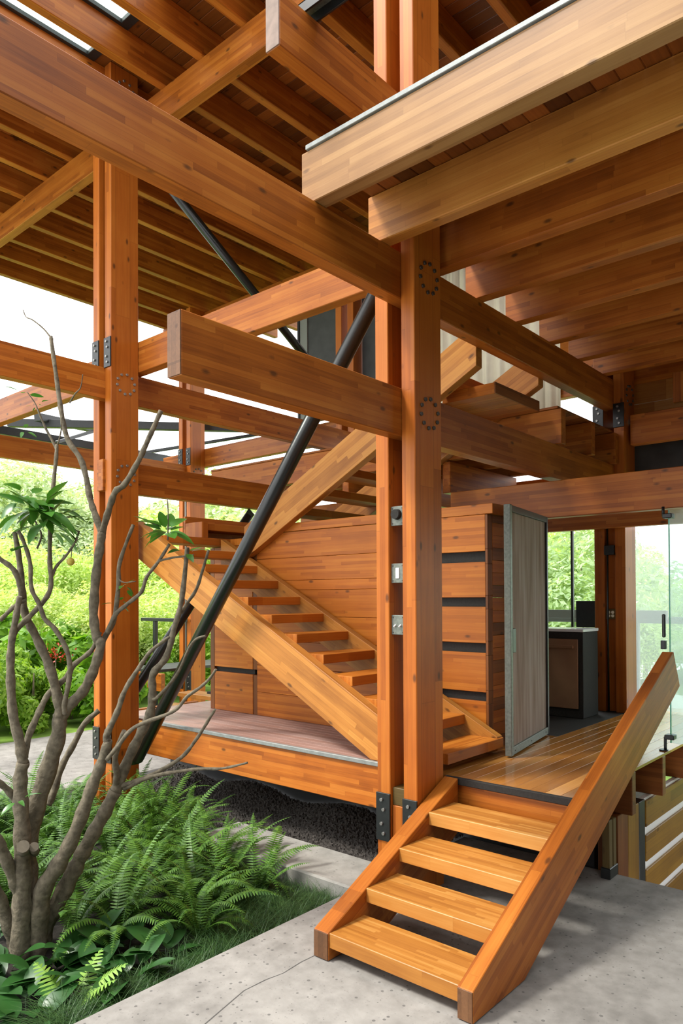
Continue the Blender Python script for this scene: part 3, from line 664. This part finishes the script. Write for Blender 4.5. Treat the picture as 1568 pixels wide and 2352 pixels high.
for yy in (3.405, 3.455):
    for z in (2.063, 2.107): rod('socket', (9.115, yy, z), (9.110, yy, z), 0.019, CREAM, t, 12)
t = tag(box('speaker_box', 9.07, 9.14, 3.366, 3.494, 2.83, 2.95, STEEL, 'y'), 'small black box fixed between the kitchen post planks', 'box')

# ------------------------------------------------------------------ upper back panels, curtain
dp = thing('panel_wall', 'dark grey panels on the upper floor beside the inner timber post', 'panel', (9.3, 8, 5.4))
box('panel', 9.30, 9.34, 8.02, 8.95, 5.43, 7.86, DGREY, 'z', dp); box('panel', 9.28, 9.32, 8.84, 9.02, 5.43, 7.86, LGREY, 'z', dp)
box('panel', 9.30, 9.34, 6.8, 7.60, 5.43, 7.86, DGREY, 'z', dp); box('edge_strip', 9.26, 9.30, 9.02, 9.07, 5.43, 7.86, STEEL, 'z', dp)
box('foot_rail', 9.28, 9.36, 8.02, 9.05, 5.405, 5.435, GALV, 'y', dp); box('foot_rail', 9.28, 9.36, 6.8, 7.60, 5.405, 5.435, GALV, 'y', dp)
cm = bpy.data.meshes.new('curtain'); vs_, fs_ = [], []
n = 90
for i in range(n+1):
    y = 4.2+2.5*i/n; x = 9.405+0.028*math.sin(i*0.9)+0.012*math.sin(i*2.3)
    for j, z in enumerate((4.40, 7.86)): vs_.append((x, y, z))
    for j, z in enumerate((4.40, 7.86)): vs_.append((x+0.006, y, z))
for i in range(n):
    a = i*4; b = a+4; fs_ += [(a, a+1, b+1, b), (a+2, b+2, b+3, a+3), (a+1, a+3, b+3, b+1), (a, b, b+2, a+2)]
cm.from_pydata(vs_, [], fs_)
for p in cm.polygons: p.use_smooth = True
tag(mobj('curtain', cm, CREAM), 'pale cream pleated curtain hanging behind the upper stairs', 'curtain')

beam('timber_beam', 9.20, 9.33, -2.0, 3.20, 4.20, 4.575, 'dark cross beam meeting the kitchen post above the lintel')
wu = empty('wall_upper', (9.7, 2, 4.6)); struct(wu); wu['label'] = 'orange board panels under the upper floor behind the kitchen post'
for (a, b, z0, z1) in ((2.0, 3.62, 4.58, 4.80), (2.0, 3.62, 4.803, 5.06), (-2.0, 1.99, 4.58, 5.06)): box('board', 9.62, 9.66, a, b, z0, z1, WOODT, 'y', wu)
for k in range(9): box('board', 9.62, 9.66, 1.0, 4.32, 5.06+0.31*k, 5.06+0.31*k+0.305, WOODW, 'y', wu)
box('batten', 9.30, 9.36, 2.60, 2.72, 4.66, 5.03, WOOD, 'z', wu); box('dark_pane', 9.62, 9.64, -2.0, 3.6, 3.56, 4.57, DGREY, 'y', wu)

# ------------------------------------------------------------------ lower storey at the right
lw = empty('wall_lower', (7.5, 2.3, 0)); struct(lw); lw['label'] = 'lower storey wall of wide boards with pale gaps beyond the concrete edge'
box('backing', 6.78, 9.5, 2.264, 2.32, -2.6, 0.47, WHITE, 'x', lw)
z = 0.45
for k in range(9):
    box('board', 6.78, 9.5, 2.245, 2.30, z-0.235, z, LOWW, 'x', lw, bev=0.004); z -= 0.312
lpst = [('black steel post at the lower storey wall', 6.61, 6.76, STEEL), ('timber post under the deck next to the black steel post', 6.34, 6.60, LOWW), ('dark brown post under the deck between two lighter posts', 6.09, 6.33, WOODE)]
for lab, a, b, m_ in lpst: tag(box('lower_post', a, b, 2.25, 2.42, -2.6, 0.472, m_, 'z'), lab, 'post')
lp = thing('lower_post', 'split timber post on the concrete edge under the deck', 'post', (5.95, 2.4, 0.0))
box('post_plank', 5.90, 5.975, 2.25, 2.31, 0.0, 0.474, OLDW, 'z', lp); box('post_plank', 5.99, 6.06, 2.25, 2.31, 0.0, 0.474, OLDW, 'z', lp); box('foot_plate', 5.89, 6.065, 2.24, 2.32, 0.0, 0.09, STEEL, 'x', lp)
tag(box('support_post', 5.42, 5.52, 3.96, 4.06, -0.35, 0.83, OLDW, 'z'), 'thin weathered support post standing in the gravel under the deck', 'post')

# ------------------------------------------------------------------ far steps and railing
fs = thing('far_steps', 'pale wooden steps at the far end of the weathered deck', 'steps', (7.6, 10.2, 0.3))
for k, (x, z) in enumerate(((6.75, 0.36), (7.15, 0.53), (7.55, 0.70))):
    box('tread', x, x+0.36, 8.6, 10.3, z-0.07, z, WOODT, 'y', fs)
box('stringer', 6.6, 8.0, 10.3, 10.4, -0.04, 0.5, WOOD, 'x', fs); box('stringer', 6.7, 7.9, 8.55, 8.62, -0.04, 0.45, WOOD, 'x', fs)
bl = thing('balcony', 'small dark platform with a black railing beside the far post', 'balcony', (9.2, 13, 0.86))
box('platform', 8.6, 11, 12.5, 13.6, 0.80, 0.86, DGREY, 'x', bl); box('edge_beam', 8.55, 8.65, 12.2, 13.4, 0.45, 0.80, WOOD, 'y', bl)
box('rail', 8.95, 9.05, 12.0, 13.5, 1.83, 1.90, STEEL, 'y', bl); box('rail_post', 8.96, 9.04, 13.0, 13.08, -0.1, 1.83, STEEL, 'z', bl)

# ------------------------------------------------------------------ citrus tree
TD = 5.2
LIMBPTS = []
ct = thing('citrus_tree', 'bare pruned citrus tree with grey-brown branches growing from the fern bed', 'tree', at_depth(75, 2180, TD))
def limb(name, pts, w0, w1, d0=0.0, d1=0.0, mat=BARK, parent=ct, cut=True):
    n = len(pts); P = []; Rr = []
    for i, (u, v) in enumerate(pts):
        t = i/(n-1); dd = TD+d0+(d1-d0)*t
        P.append(at_depth(u, v, dd)); Rr.append((w0+(w1-w0)*t)*dd/FPX/2)
    P, Rr = smooth_path(P, Rr, 5)
    LIMBPTS.extend((p, r) for p, r in zip(P, Rr) if p.z < 1.3)
    Rr = [r*(1+0.10*math.sin(i*1.7+pts[0][0])) for i, r in enumerate(Rr)]
    return tube(name, P, Rr, mat, parent, 9, 0.06, CUT if cut else None)
LIMBS = [
 ('trunk', [(72, 2225), (70, 2150), (66, 2060), (60, 1980), (70, 1899), (108, 1774), (134, 1687), (136, 1640)], 62, 30, 0, -.05),
 ('trunk', [(84, 2220), (88, 2130), (99, 2044), (137, 1982), (174, 1907), (207, 1816), (232, 1754), (249, 1700)], 48, 20, -.08, -.25),
 ('trunk', [(95, 2215), (98, 2140), (137, 2065), (170, 1998), (195, 1948), (232, 1882), (265, 1816)], 46, 28, -.02, .05),
 ('trunk', [(48, 2210), (50, 2100), (52, 2000), (50, 1880), (46, 1800), (53, 1750)], 48, 27, -.15, -.2),
 ('branch', [(53, 1752), (45, 1704), (29, 1635), (24, 1549), (26, 1480), (38, 1411), (45, 1370)], 26, 12, -.2, -.3),
 ('branch', [(136, 1650), (136, 1618), (114, 1532), (83, 1463), (58, 1412), (52, 1360), (45, 1291), (34, 1222)], 26, 11, -.05, -.25),
 ('branch', [(136, 1655), (162, 1618), (193, 1584), (217, 1532), (231, 1480), (222, 1463), (215, 1412), (220, 1325), (229, 1257), (234, 1222)], 25, 19, -.05, .1),
 ('branch', [(234, 1226), (218, 1180), (207, 1145), (189, 1063), (155, 1008), (141, 946), (131, 877), (119, 791), (117, 774)], 16, 8, .1, .25),
 ('branch', [(234, 1226), (250, 1170), (265, 1129), (286, 1112), (317, 1060), (340, 1010), (370, 943)], 16, 11, .1, -.1),
 ('branch', [(231, 1486), (241, 1463), (262, 1422), (272, 1343), (275, 1291), (306, 1205)], 14, 8, .05, .2),
 ('branch', [(245, 1455), (265, 1412), (293, 1387), (324, 1360), (337, 1325), (365, 1288), (389, 1250)], 11, 7, .05, -.1),
 ('twig', [(365, 1288), (396, 1281), (427, 1277), (445, 1274)], 6, 3, -.08, -.1),
 ('branch', [(230, 1452), (210, 1494), (172, 1525), (152, 1556), (114, 1591), (90, 1635), (65, 1694), (56, 1740)], 10, 17, .08, -.18),
 ('branch', [(150, 1640), (148, 1618), (160, 1549), (155, 1498), (127, 1446), (103, 1422), (90, 1387), (72, 1350), (69, 1291), (52, 1239), (41, 1219)], 12, 9, -.15, -.3),
 ('branch', [(-30, 1262), (0, 1284), (31, 1308), (45, 1343), (50, 1375)], 11, 13, -.4, -.25),
 ('branch', [(24, 1500), (31, 1456), (69, 1415), (103, 1377), (117, 1343), (114, 1274), (119, 1153), (129, 1050), (130, 1022)], 14, 8, -.25, -.1),
 ('branch', [(130, 1040), (127, 1025), (103, 980), (86, 939)], 8, 4, -.1, -.1),
 ('branch', [(118, 1325), (130, 1300), (151, 1277), (172, 1246), (182, 1219)], 8, 4, -.15, -.1),
 ('branch', [(0, 1425), (30, 1395), (45, 1385), (60, 1378)], 10, 8, -.3, -.25),
 ('branch', [(249, 1702), (244, 1690), (269, 1635), (286, 1587), (320, 1532), (348, 1494), (389, 1463)], 17, 7, -.25, -.3),
 ('branch', [(265, 1818), (290, 1754), (320, 1690), (344, 1640), (350, 1590), (351, 1549), (382, 1508), (399, 1446), (417, 1377), (430, 1257)], 26, 10, .05, -.05),
 ('branch', [(415, 1408), (430, 1385), (451, 1353), (465, 1310), (479, 1263)], 9, 6, 0, .1),
 ('branch', [(350, 1605), (362, 1601), (406, 1549), (441, 1477), (472, 1460)], 9, 5, 0, -.15),
 ('branch', [(266, 1812), (268, 1780), (265, 1733), (286, 1679)], 17, 12, .05, -.1),
 ('branch', [(275, 1805), (310, 1795), (352, 1778), (415, 1741), (452, 1696), (481, 1650), (494, 1629)], 12, 6, .05, -.2),
 ('branch', [(285, 1812), (330, 1790), (373, 1778), (456, 1766), (510, 1765), (568, 1752)], 11, 5, .05, -.35),
 ('branch', [(245, 1745), (270, 1715), (310, 1670), (396, 1635), (430, 1600), (458, 1580), (480, 1560), (496, 1537)], 11, 6, -.25, -.4),
 ('branch', [(110, 1850), (124, 1816), (141, 1762), (172, 1704), (193, 1663), (227, 1632)], 18, 12, .1, .3),
 ('branch', [(-25, 1900), (0, 1940), (25, 2002), (50, 2066), (62, 2110)], 24, 30, -.35, -.08),
 ('branch', [(-20, 2030), (0, 2065), (25, 2139), (40, 2190)], 26, 34, -.2, -.05),
 ('branch', [(-20, 1785), (0, 1799), (29, 1828), (54, 1882), (62, 1920)], 13, 20, -.3, -.02),
 ('twig', [(117, 776), (100, 755), (75, 735), (60, 728), (53, 712)], 4, 2, .25, .3),
 ('twig', [(86, 940), (80, 925), (62, 900)], 3, 2, -.1, -.12),
 ('twig', [(132, 1022), (140, 990), (142, 955)], 4, 2, -.1, -.1),
 ('twig', [(160, 925), (172, 905), (185, 890), (190, 860)], 4, 2, .2, .1),
 ('twig', [(85, 1260), (95, 1230), (85, 1205), (72, 1180)], 5, 3, -.2, -.2),
 ('twig', [(385, 1240), (386, 1180), (384, 1145)], 4, 2, -.1, -.1),
 ('twig', [(272, 1330), (285, 1338), (312, 1335)], 4, 2, .1, .05),
]
for nm, pts, a, b, d0, d1 in LIMBS: limb(nm, pts, a, b, d0, d1)
for (u, v, r, dd) in ((53, 1944, 13, -.36), (78, 1945, 10, -.28)):
    p = at_depth(u, v, TD+dd); q = at_depth(u+2, v+12, TD+dd+.2); rod('cut_stub', q, p, r*TD/FPX, CUT, ct, 14)
def leafmesh(name, L, W, fold=0.18, curl=0.25, mat=CITRUS, nseg=6, petiole=0.0):
    bm = bmesh.new(); rows = []
    for i in range(nseg+1):
        t = i/nseg; hw = W/2*math.sin(math.pi*min(1, max(0, t))**0.8)**0.75 if 0 < t < 1 else 0.0
        x = petiole+L*t; z = -curl*L*t*t
        rows.append([bm.verts.new((x, -hw, z+fold*hw)), bm.verts.new((x, 0, z)), bm.verts.new((x, hw, z+fold*hw))] if hw > 0 else [bm.verts.new((x, 0, z))])
    for a, b in zip(rows[:-1], rows[1:]):
        if len(a) == 3 and len(b) == 3:
            fs2 = [(a[0], b[0], b[1], a[1]), (a[1], b[1], b[2], a[2])]
        elif len(a) == 1: fs2 = [(a[0], b[0], b[1]), (a[0], b[1], b[2])]
        else: fs2 = [(a[0], b[0], a[1]), (a[1], b[0], a[2])]
        for f in fs2: bm.faces.new(f).smooth = True
    if petiole:
        pv = [bm.verts.new((0, -.003, -.02)), bm.verts.new((0, .003, -.02)), bm.verts.new((petiole, .003, 0)), bm.verts.new((petiole, -.003, 0))]; bm.faces.new(pv)
    me = bpy.data.meshes.new(name); bm.to_mesh(me); bm.free(); me.materials.append(mat); return me
CL = [leafmesh('leaf', 0.15, 0.062, curl=c) for c in (0.1, 0.3, 0.5)]
def leafcluster(u, v, dd, n, size, spread, parent=ct):
    c = at_depth(u, v, TD+dd)
    for k in range(n):
        a = rnd.uniform(0, 2*math.pi); e = rnd.uniform(-0.7, 0.9)
        d = (rt*math.cos(a)*1.0 + fw*math.sin(a)*0.8 + Vector((0, 0, e))).normalized()
        p = c + d*rnd.uniform(0.02, spread)
        o = bpy.data.objects.new('leaf', rnd.choice(CL)); COL.objects.link(o)
        m = frame_m(p, d, Vector((rnd.uniform(-.4, .4), rnd.uniform(-.4, .4), 1))); s_ = size*rnd.uniform(0.7, 1.15)
        o.matrix_basis = m @ Matrix.Diagonal((s_, s_, s_, 1)); put(o, parent)
leafcluster(85, 1170, -.2, 30, 1.35, 0.15); leafcluster(105, 1195, -.15, 16, 1.3, 0.15); leafcluster(62, 1140, -.2, 10, 1.3, 0.1)
leafcluster(383, 1222, -.1, 16, 1.2, 0.07); leafcluster(425, 1270, -.1, 4, 0.9, 0.05); leafcluster(285, 1345, .1, 6, .5, .06); leafcluster(275, 1385, .1, 5, .5, .05)
leafcluster(52, 905, -.1, 3, .55, .05); leafcluster(85, 930, -.1, 4, .3, .05); leafcluster(55, 990, -.1, 3, .55, .04); leafcluster(25, 1270, -.3, 3, .6, .03); leafcluster(40, 1840, -.3, 3, .7, .05)
fr = bpy.data.meshes.new('fruit'); bm = bmesh.new(); bmesh.ops.create_uvsphere(bm, u_segments=16, v_segments=10, radius=0.028)
for f in bm.faces: f.smooth = True
bm.to_mesh(fr); bm.free(); fo = mobj('fruit', fr, FRUIT); fo.location = at_depth(162, 1290, TD-.12); put(fo, ct)
tube('fruit_stalk', [at_depth(165, 1262, TD-.12), at_depth(163, 1284, TD-.12)], [0.003, 0.003], BARK, ct, 5)

# ------------------------------------------------------------------ ferns, hostas, grass
def frondmesh(L, W, droop, mat, n=34, lift=0.9):
    bm = bmesh.new(); pts = []
    ang = lift; x = z = 0.0; step = L/n
    for i in range(n+1):
        pts.append((x, z, ang)); x += step*math.cos(ang); z += step*math.sin(ang); ang -= droop/n*(0.4+1.2*i/n)
    for i in range(n):
        x, z, a = pts[i]; x2, z2, _ = pts[i+1]; t = i/n
        v = [bm.verts.new((x, -.0022, z)), bm.verts.new((x, .0022, z)), bm.verts.new((x2, .0022, z2)), bm.verts.new((x2, -.0022, z2))]; bm.faces.new(v)
        if i < 4: continue
        hw = W*math.sin(math.pi*min(1, (t-0.08)/0.92)**0.6)**0.7*(1 if t < .9 else 1.05-t*.1)
        for s_ in (-1, 1):
            fwd = 0.30*hw; b = step*0.46; dz = -0.25*hw
            q = [(x-b, s_*.002, z), (x+b, s_*.002, z+b*math.sin(a)), (x+fwd*math.cos(a)+b*0.55, s_*hw*0.8, z+fwd*math.sin(a)+dz*0.7), (x+fwd*math.cos(a)*1.2, s_*hw, z+fwd*math.sin(a)*1.2+dz)]
            bm.faces.new([bm.verts.new(c) for c in q])
    me = bpy.data.meshes.new('frond'); bm.to_mesh(me); bm.free(); me.materials.append(mat); return me
FR = [frondmesh(L, W, d, FERN, 38, lf) for (L, W, d, lf) in ((.80, .066, 1.9, 1.2), (.72, .062, 1.4, 1.0), (.66, .06, 2.6, 1.25), (.86, .066, 1.1, 1.15), (.6, .056, 1.6, .7), (.75, .062, 3.0, 1.3))]
FERN_BASES = [(470, 2085), (400, 2030), (520, 2010), (330, 2070), (440, 1950), (250, 1990), (350, 1905), (490, 1900), (180, 1905), (285, 1850), (100, 1850), (205, 1805), (60, 1900), (30, 1800), (390, 1840), (550, 1945), (230, 2090), (150, 2000), (420, 2120), (560, 1850), (320, 1985), (130, 1790), (370, 1965), (500, 1960), (300, 2120), (350, 1800), (265, 1770), (160, 1840), (90, 1960), (440, 1870), (210, 1930), (270, 2040), (480, 2010), (20, 1985), (65, 2060), (8, 2100), (125, 2085), (0, 1880), (130, 1930), (40, 1850), (540, 2030), (450, 2140), (170, 2165), (255, 2165)]
FLAB = 'bushy sword fern with arching fronds in the bed under the citrus tree'
BLOCKS = [(4.57, 5.0, 7.50, 7.96, -1, 9), (4.40, 4.99, 3.70, 5.78, -1, 0.010), (-4, 6.1, -4, 3.722, -1, 0.004), (5.01, 5.16, 3.6, 7.52, 0.44, 0.85), (0, 4.43, 8.37, 8.6, -1, -0.05), (4.59, 4.98, 3.22, 3.64, -1, 9), (0, 8.3, 8.49, 12, -1, -0.035)]
TRUNK0 = ct.location
def blocked(p, near):
    x, y, z = p
    for (a, b, c, d, e, f) in BLOCKS:
        if a < x < b and c < y < d and e < z < f: return True
    if 4.98 < x < 6.1 and 3.7 < y < 8.3 and z < 0.06: return True
    if x < 5.0 and 3.72 < y < 8.4 and z < soil(x, y)-0.015: return True
    return near and any((q-p).length < r+0.012 for q, r in LIMBPTS)
def spot(u, v, gap, taken, ymin):
    """nearest free place in the bed to the pixel's ground point, clear of curb, post, trunk and the plants already set"""
    c = on_z(u, v, -0.22); k = 0
    while True:
        rr = 0.035*math.sqrt(k); a = k*2.399; x = c.x+rr*math.cos(a)*1.6; y = c.y+rr*math.sin(a)*1.6; k += 1
        if not (0.5 < x < (4.20 if y < 6.0 else 4.72) and ymin < y < 8.15): continue
        if 4.36 < x < 5.2 and 7.28 < y < 8.18: continue
        if math.hypot(x-TRUNK0.x, y-TRUNK0.y) < 0.27: continue
        if all(math.hypot(x-q[0], y-q[1]) > gap for q in taken): taken.append((x, y)); return Vector((x, y, soil(x, y)))
VC = {}
def set_leaf(name, meshes, t, base_az, tilt, scale, tries=70):
    near = math.hypot(t.location.x-TRUNK0.x, t.location.y-TRUNK0.y) < 1.3
    for n_ in range(tries):
        me = rnd.choice(meshes); s_ = rnd.uniform(*scale)*max(0.5, 1-0.018*n_)
        e = Matrix.LocRotScale(Vector((0, 0, 0)), __import__('mathutils').Euler((rnd.uniform(-.25, .25), max(-.75, rnd.uniform(*tilt)-0.02*n_) if tilt[0] > -.5 else rnd.uniform(*tilt), base_az+rnd.uniform(-.5, .5)*(1+n_*.16))), Vector((s_, s_, s_)))
        ok = True
        if me.name not in VC: VC[me.name] = [v.co.copy() for v in me.vertices][40::2] if len(me.vertices) > 100 else [v.co.copy() for v in me.vertices][4:]
        for v in VC[me.name]:
            if blocked(t.location + (e @ v), near): ok = False; break
        if ok: break
    o = bpy.data.objects.new(name, me); COL.objects.link(o); o.parent = t; o.matrix_basis = e
TAKEN = []
for (u, v) in FERN_BASES:
    t = thing('fern', FLAB, 'fern', spot(u, v, 0.29, TAKEN, 4.18), group='ferns under the citrus tree')
    nf = rnd.randint(15, 19)
    for k in range(nf): set_leaf('frond', FR, t, 2*math.pi*k/nf, (-.35, .12), (0.8, 1.15))
YF = frondmesh(.42, .10, 0.7, FERNY, 15, 0.55)
HT = list(TAKEN)
t = thing('fern', 'small bright yellow-green fern at the concrete edge', 'fern', spot(165, 2325, 0.24, HT, 3.86))
for k, a in enumerate((-1.1, -.5, .2, 2.0)): set_leaf('frond', [YF], t, a, (-.45, -.25), (.95, 1.1))
HL = [leafmesh('leaf', L, W, 0.22, c, HOSTA, 9, pt) for (L, W, c, pt) in ((.27, .15, .35, .14), (.24, .13, .6, .11), (.29, .155, .25, .18))]
for (u, v) in ((40, 2230), (120, 2245), (205, 2205), (285, 2190), (60, 2315), (165, 2300), (-15, 2290), (330, 2215), (235, 2270), (-5, 2190), (100, 2345)):
    t = thing('hosta', 'glossy broad-leaved plant below the citrus trunk beside the concrete edge', 'plant', spot(u, v, 0.25, HT, 3.92), group='broad-leaved plants below the trunk')
    nf = rnd.randint(10, 13)
    for k in range(nf): set_leaf('leaf', HL, t, 2*math.pi*k/nf, (-.8, -.2), (.75, 1.05))
gv, gf = [], []
def blade(x, y, z, h, az, lean):
    b = len(gv); w_ = 0.0034; c, s_ = math.cos(az), math.sin(az)
    for k, t in enumerate((0, .45, .8, 1.0)):
        r = lean*h*t**1.7; zz_ = z+h*(t-0.42*lean*t*t); ww = w_*(1-t*0.85)
        for q in ((x+c*r-s_*ww, y+s_*r+c*ww), (x+c*r+s_*ww, y+s_*r-c*ww)):
            qx, qy = q
            if zz_ < 0.03: qy = max(qy, 3.724); qx = min(qx, 4.412)
            gv.append((qx, qy, zz_))
    for k in range(3): gf.append((b+2*k, b+2*k+1, b+2*k+3, b+2*k+2))
for _ in range(430):
    if rnd.random() < 0.62: x = rnd.uniform(2.0, 4.38); y = 3.75+abs(rnd.gauss(0.05, .17))
    else: x = rnd.uniform(3.5, 4.38); y = rnd.uniform(3.76, 5.0)
    for k in range(26):
        blade(x+rnd.gauss(0, .035), max(3.735, y+rnd.gauss(0, .035)), -0.24, rnd.uniform(.16, .32), rnd.uniform(0, 6.28), rnd.uniform(.6, 1.5))
me = bpy.data.meshes.new('grass'); me.from_pydata(gv, [], gf); go = mobj('mondo_grass', me, GRASS); go['kind'] = 'stuff'; tag(go, 'dark fine-bladed grass growing along the concrete edge', 'grass')

# ------------------------------------------------------------------ trees and shrubs outside
def crown(name, seed, nb, nl, mat, leaf, shape=(0.42, 0.42, 0.40), base=0.55):
    r_ = random.Random(seed); V, F_ = [], []
    blobs = []
    for k in range(nb):
        while True:
            q = Vector((r_.uniform(-1, 1), r_.uniform(-1, 1), r_.uniform(-1, 1)))
            if q.length < 1: break
        blobs.append((Vector((q.x*shape[0], q.y*shape[1], base+q.z*shape[2])), r_.uniform(.10, .20)))
    for k in range(nl):
        c, br = r_.choice(blobs)
        d = Vector((r_.gauss(0, 1), r_.gauss(0, 1), r_.gauss(0.25, 1))).normalized()
        p = c + d*br*r_.uniform(0.75, 1.12)
        n_ = (d + Vector((r_.gauss(0, .5), r_.gauss(0, .5), r_.gauss(0.3, .5)))).normalized()
        a = n_.cross(Vector((r_.gauss(0, 1), r_.gauss(0, 1), r_.gauss(0, 1)))).normalized(); b = n_.cross(a)
        L = leaf*r_.uniform(.7, 1.4); W_ = L*0.36; i0 = len(V)
        V += [p-a*L*.5, p+b*W_*.5, p+a*L*.5, p-b*W_*.5]; F_.append((i0, i0+1, i0+2, i0+3))
    me = bpy.data.meshes.new(name); me.from_pydata([tuple(v) for v in V], [], F_); me.materials.append(mat); return me
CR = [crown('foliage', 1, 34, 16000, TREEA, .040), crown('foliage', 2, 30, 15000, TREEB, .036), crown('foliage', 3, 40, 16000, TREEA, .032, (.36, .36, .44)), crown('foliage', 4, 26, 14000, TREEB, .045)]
CS = [crown('foliage', 5, 22, 5200, SHRUB, .07, (.5, .5, .36), .42), crown('foliage', 6, 20, 4800, SHRUB, .09, (.5, .5, .38), .42), crown('foliage', 8, 22, 2600, BROAD, .16, (.5, .5, .36), .42)]
TRK = tube('trunk', [Vector((0, 0, -.02)), Vector((.012, 0, .2)), Vector((-.01, .01, .4)), Vector((0, 0, .7))], [.028, .022, .018, .006], BARK, None, 8)
trunk_me = TRK.data; bpy.data.objects.remove(TRK)
STK = []
def tree(u, dep, h, k, label, group, zg=-0.12, cat='tree', shrub=False, wd=1.0):
    p = at_depth(u, 1400, dep); c = p.copy(); n_ = 0
    while shrub:
        a = n_*2.399; rr = 0.08*math.sqrt(n_); p.x = c.x+rr*math.cos(a); p.y = c.y+rr*math.sin(a); n_ += 1; m_ = 0.62*h
        if p.y < 11.95+m_*0.8 or (8.5-m_ < p.x < 11+m_ and 12.0-m_ < p.y < 13.6+m_): continue
        if all(math.hypot(p.x-q[0], p.y-q[1]) > 0.42*(h+q[2]) for q in STK): STK.append((p.x, p.y, h)); break
    t = thing('shrub' if shrub else 'garden_tree', label, cat, (p.x, p.y, zg), rnd.uniform(0, 6.28), group)
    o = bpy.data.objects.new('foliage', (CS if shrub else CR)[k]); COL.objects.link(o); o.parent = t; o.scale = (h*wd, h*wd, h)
    o['kind'] = 'stuff'
    o2 = bpy.data.objects.new('trunk', trunk_me); COL.objects.link(o2); o2.parent = t; o2.scale = (h, h, h)
GL = 'leafy garden tree beyond the path'; GR_ = 'garden trees beyond the path'
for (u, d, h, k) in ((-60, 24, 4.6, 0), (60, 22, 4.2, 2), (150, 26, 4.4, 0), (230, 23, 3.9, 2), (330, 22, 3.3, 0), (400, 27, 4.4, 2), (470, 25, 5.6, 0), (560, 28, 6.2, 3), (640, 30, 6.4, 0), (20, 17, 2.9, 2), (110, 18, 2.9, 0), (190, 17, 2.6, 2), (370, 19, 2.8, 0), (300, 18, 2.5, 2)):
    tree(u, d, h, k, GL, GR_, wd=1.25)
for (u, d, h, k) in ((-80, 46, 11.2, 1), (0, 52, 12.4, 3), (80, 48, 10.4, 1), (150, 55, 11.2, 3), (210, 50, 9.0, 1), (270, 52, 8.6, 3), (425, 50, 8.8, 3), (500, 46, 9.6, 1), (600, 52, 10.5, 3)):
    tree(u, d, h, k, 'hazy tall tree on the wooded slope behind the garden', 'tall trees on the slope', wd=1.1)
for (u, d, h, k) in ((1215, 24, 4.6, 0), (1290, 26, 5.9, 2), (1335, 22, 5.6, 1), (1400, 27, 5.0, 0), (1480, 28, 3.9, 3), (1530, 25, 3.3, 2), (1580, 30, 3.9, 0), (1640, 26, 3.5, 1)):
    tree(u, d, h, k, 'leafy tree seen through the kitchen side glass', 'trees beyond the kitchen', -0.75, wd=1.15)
for (u, d, h, k) in ((-40, 14.2, 1.9, 0), (25, 14.6, 2.3, 2), (70, 13.6, 1.5, 1), (110, 14.5, 2.0, 0), (150, 13.8, 1.4, 2), (190, 14.4, 1.9, 1), (20, 13.2, 1.1, 1), (120, 13.0, .9, 0), (330, 16.5, 2.2, 0), (370, 17.5, 2.0, 1), (350, 20, 1.4, 0), (430, 18, 1.5, 2), (60, 15.6, 2.9, 2), (0, 15.2, 2.7, 1)):
    tree(u, d, h, k, 'bright green garden shrub bordering the concrete path' if u < 250 else 'bright green shrub on the lawn behind the far post', 'shrubs by the path' if u < 250 else 'shrubs on the lawn', -0.12, 'shrub', True)
fl_ = thing('red_flower', 'spray of small red flowers among the shrubs by the path', 'flower', at_depth(128, 1500, 13.3))
me = bpy.data.meshes.new('petals'); V, F_ = [], []
for k in range(70):
    p = Vector((rnd.gauss(0, .12), rnd.gauss(0, .12), rnd.gauss(0, .09))); a = Vector((rnd.gauss(0, 1), rnd.gauss(0, 1), rnd.gauss(0, 1))).normalized()*.03; b = a.cross(Vector((.3, .5, .8))).normalized()*.02; i0 = len(V)
    V += [tuple(p-a), tuple(p+b), tuple(p+a), tuple(p-b)]; F_.append((i0, i0+1, i0+2, i0+3))
me.from_pydata(V, [], F_); po = bpy.data.objects.new('petals', me); COL.objects.link(po); me.materials.append(RED); po.parent = fl_; po['kind'] = 'stuff'
rod('stem', fl_.location-Vector((0, 0, .9)), fl_.location, .008, BARK, fl_, 6)
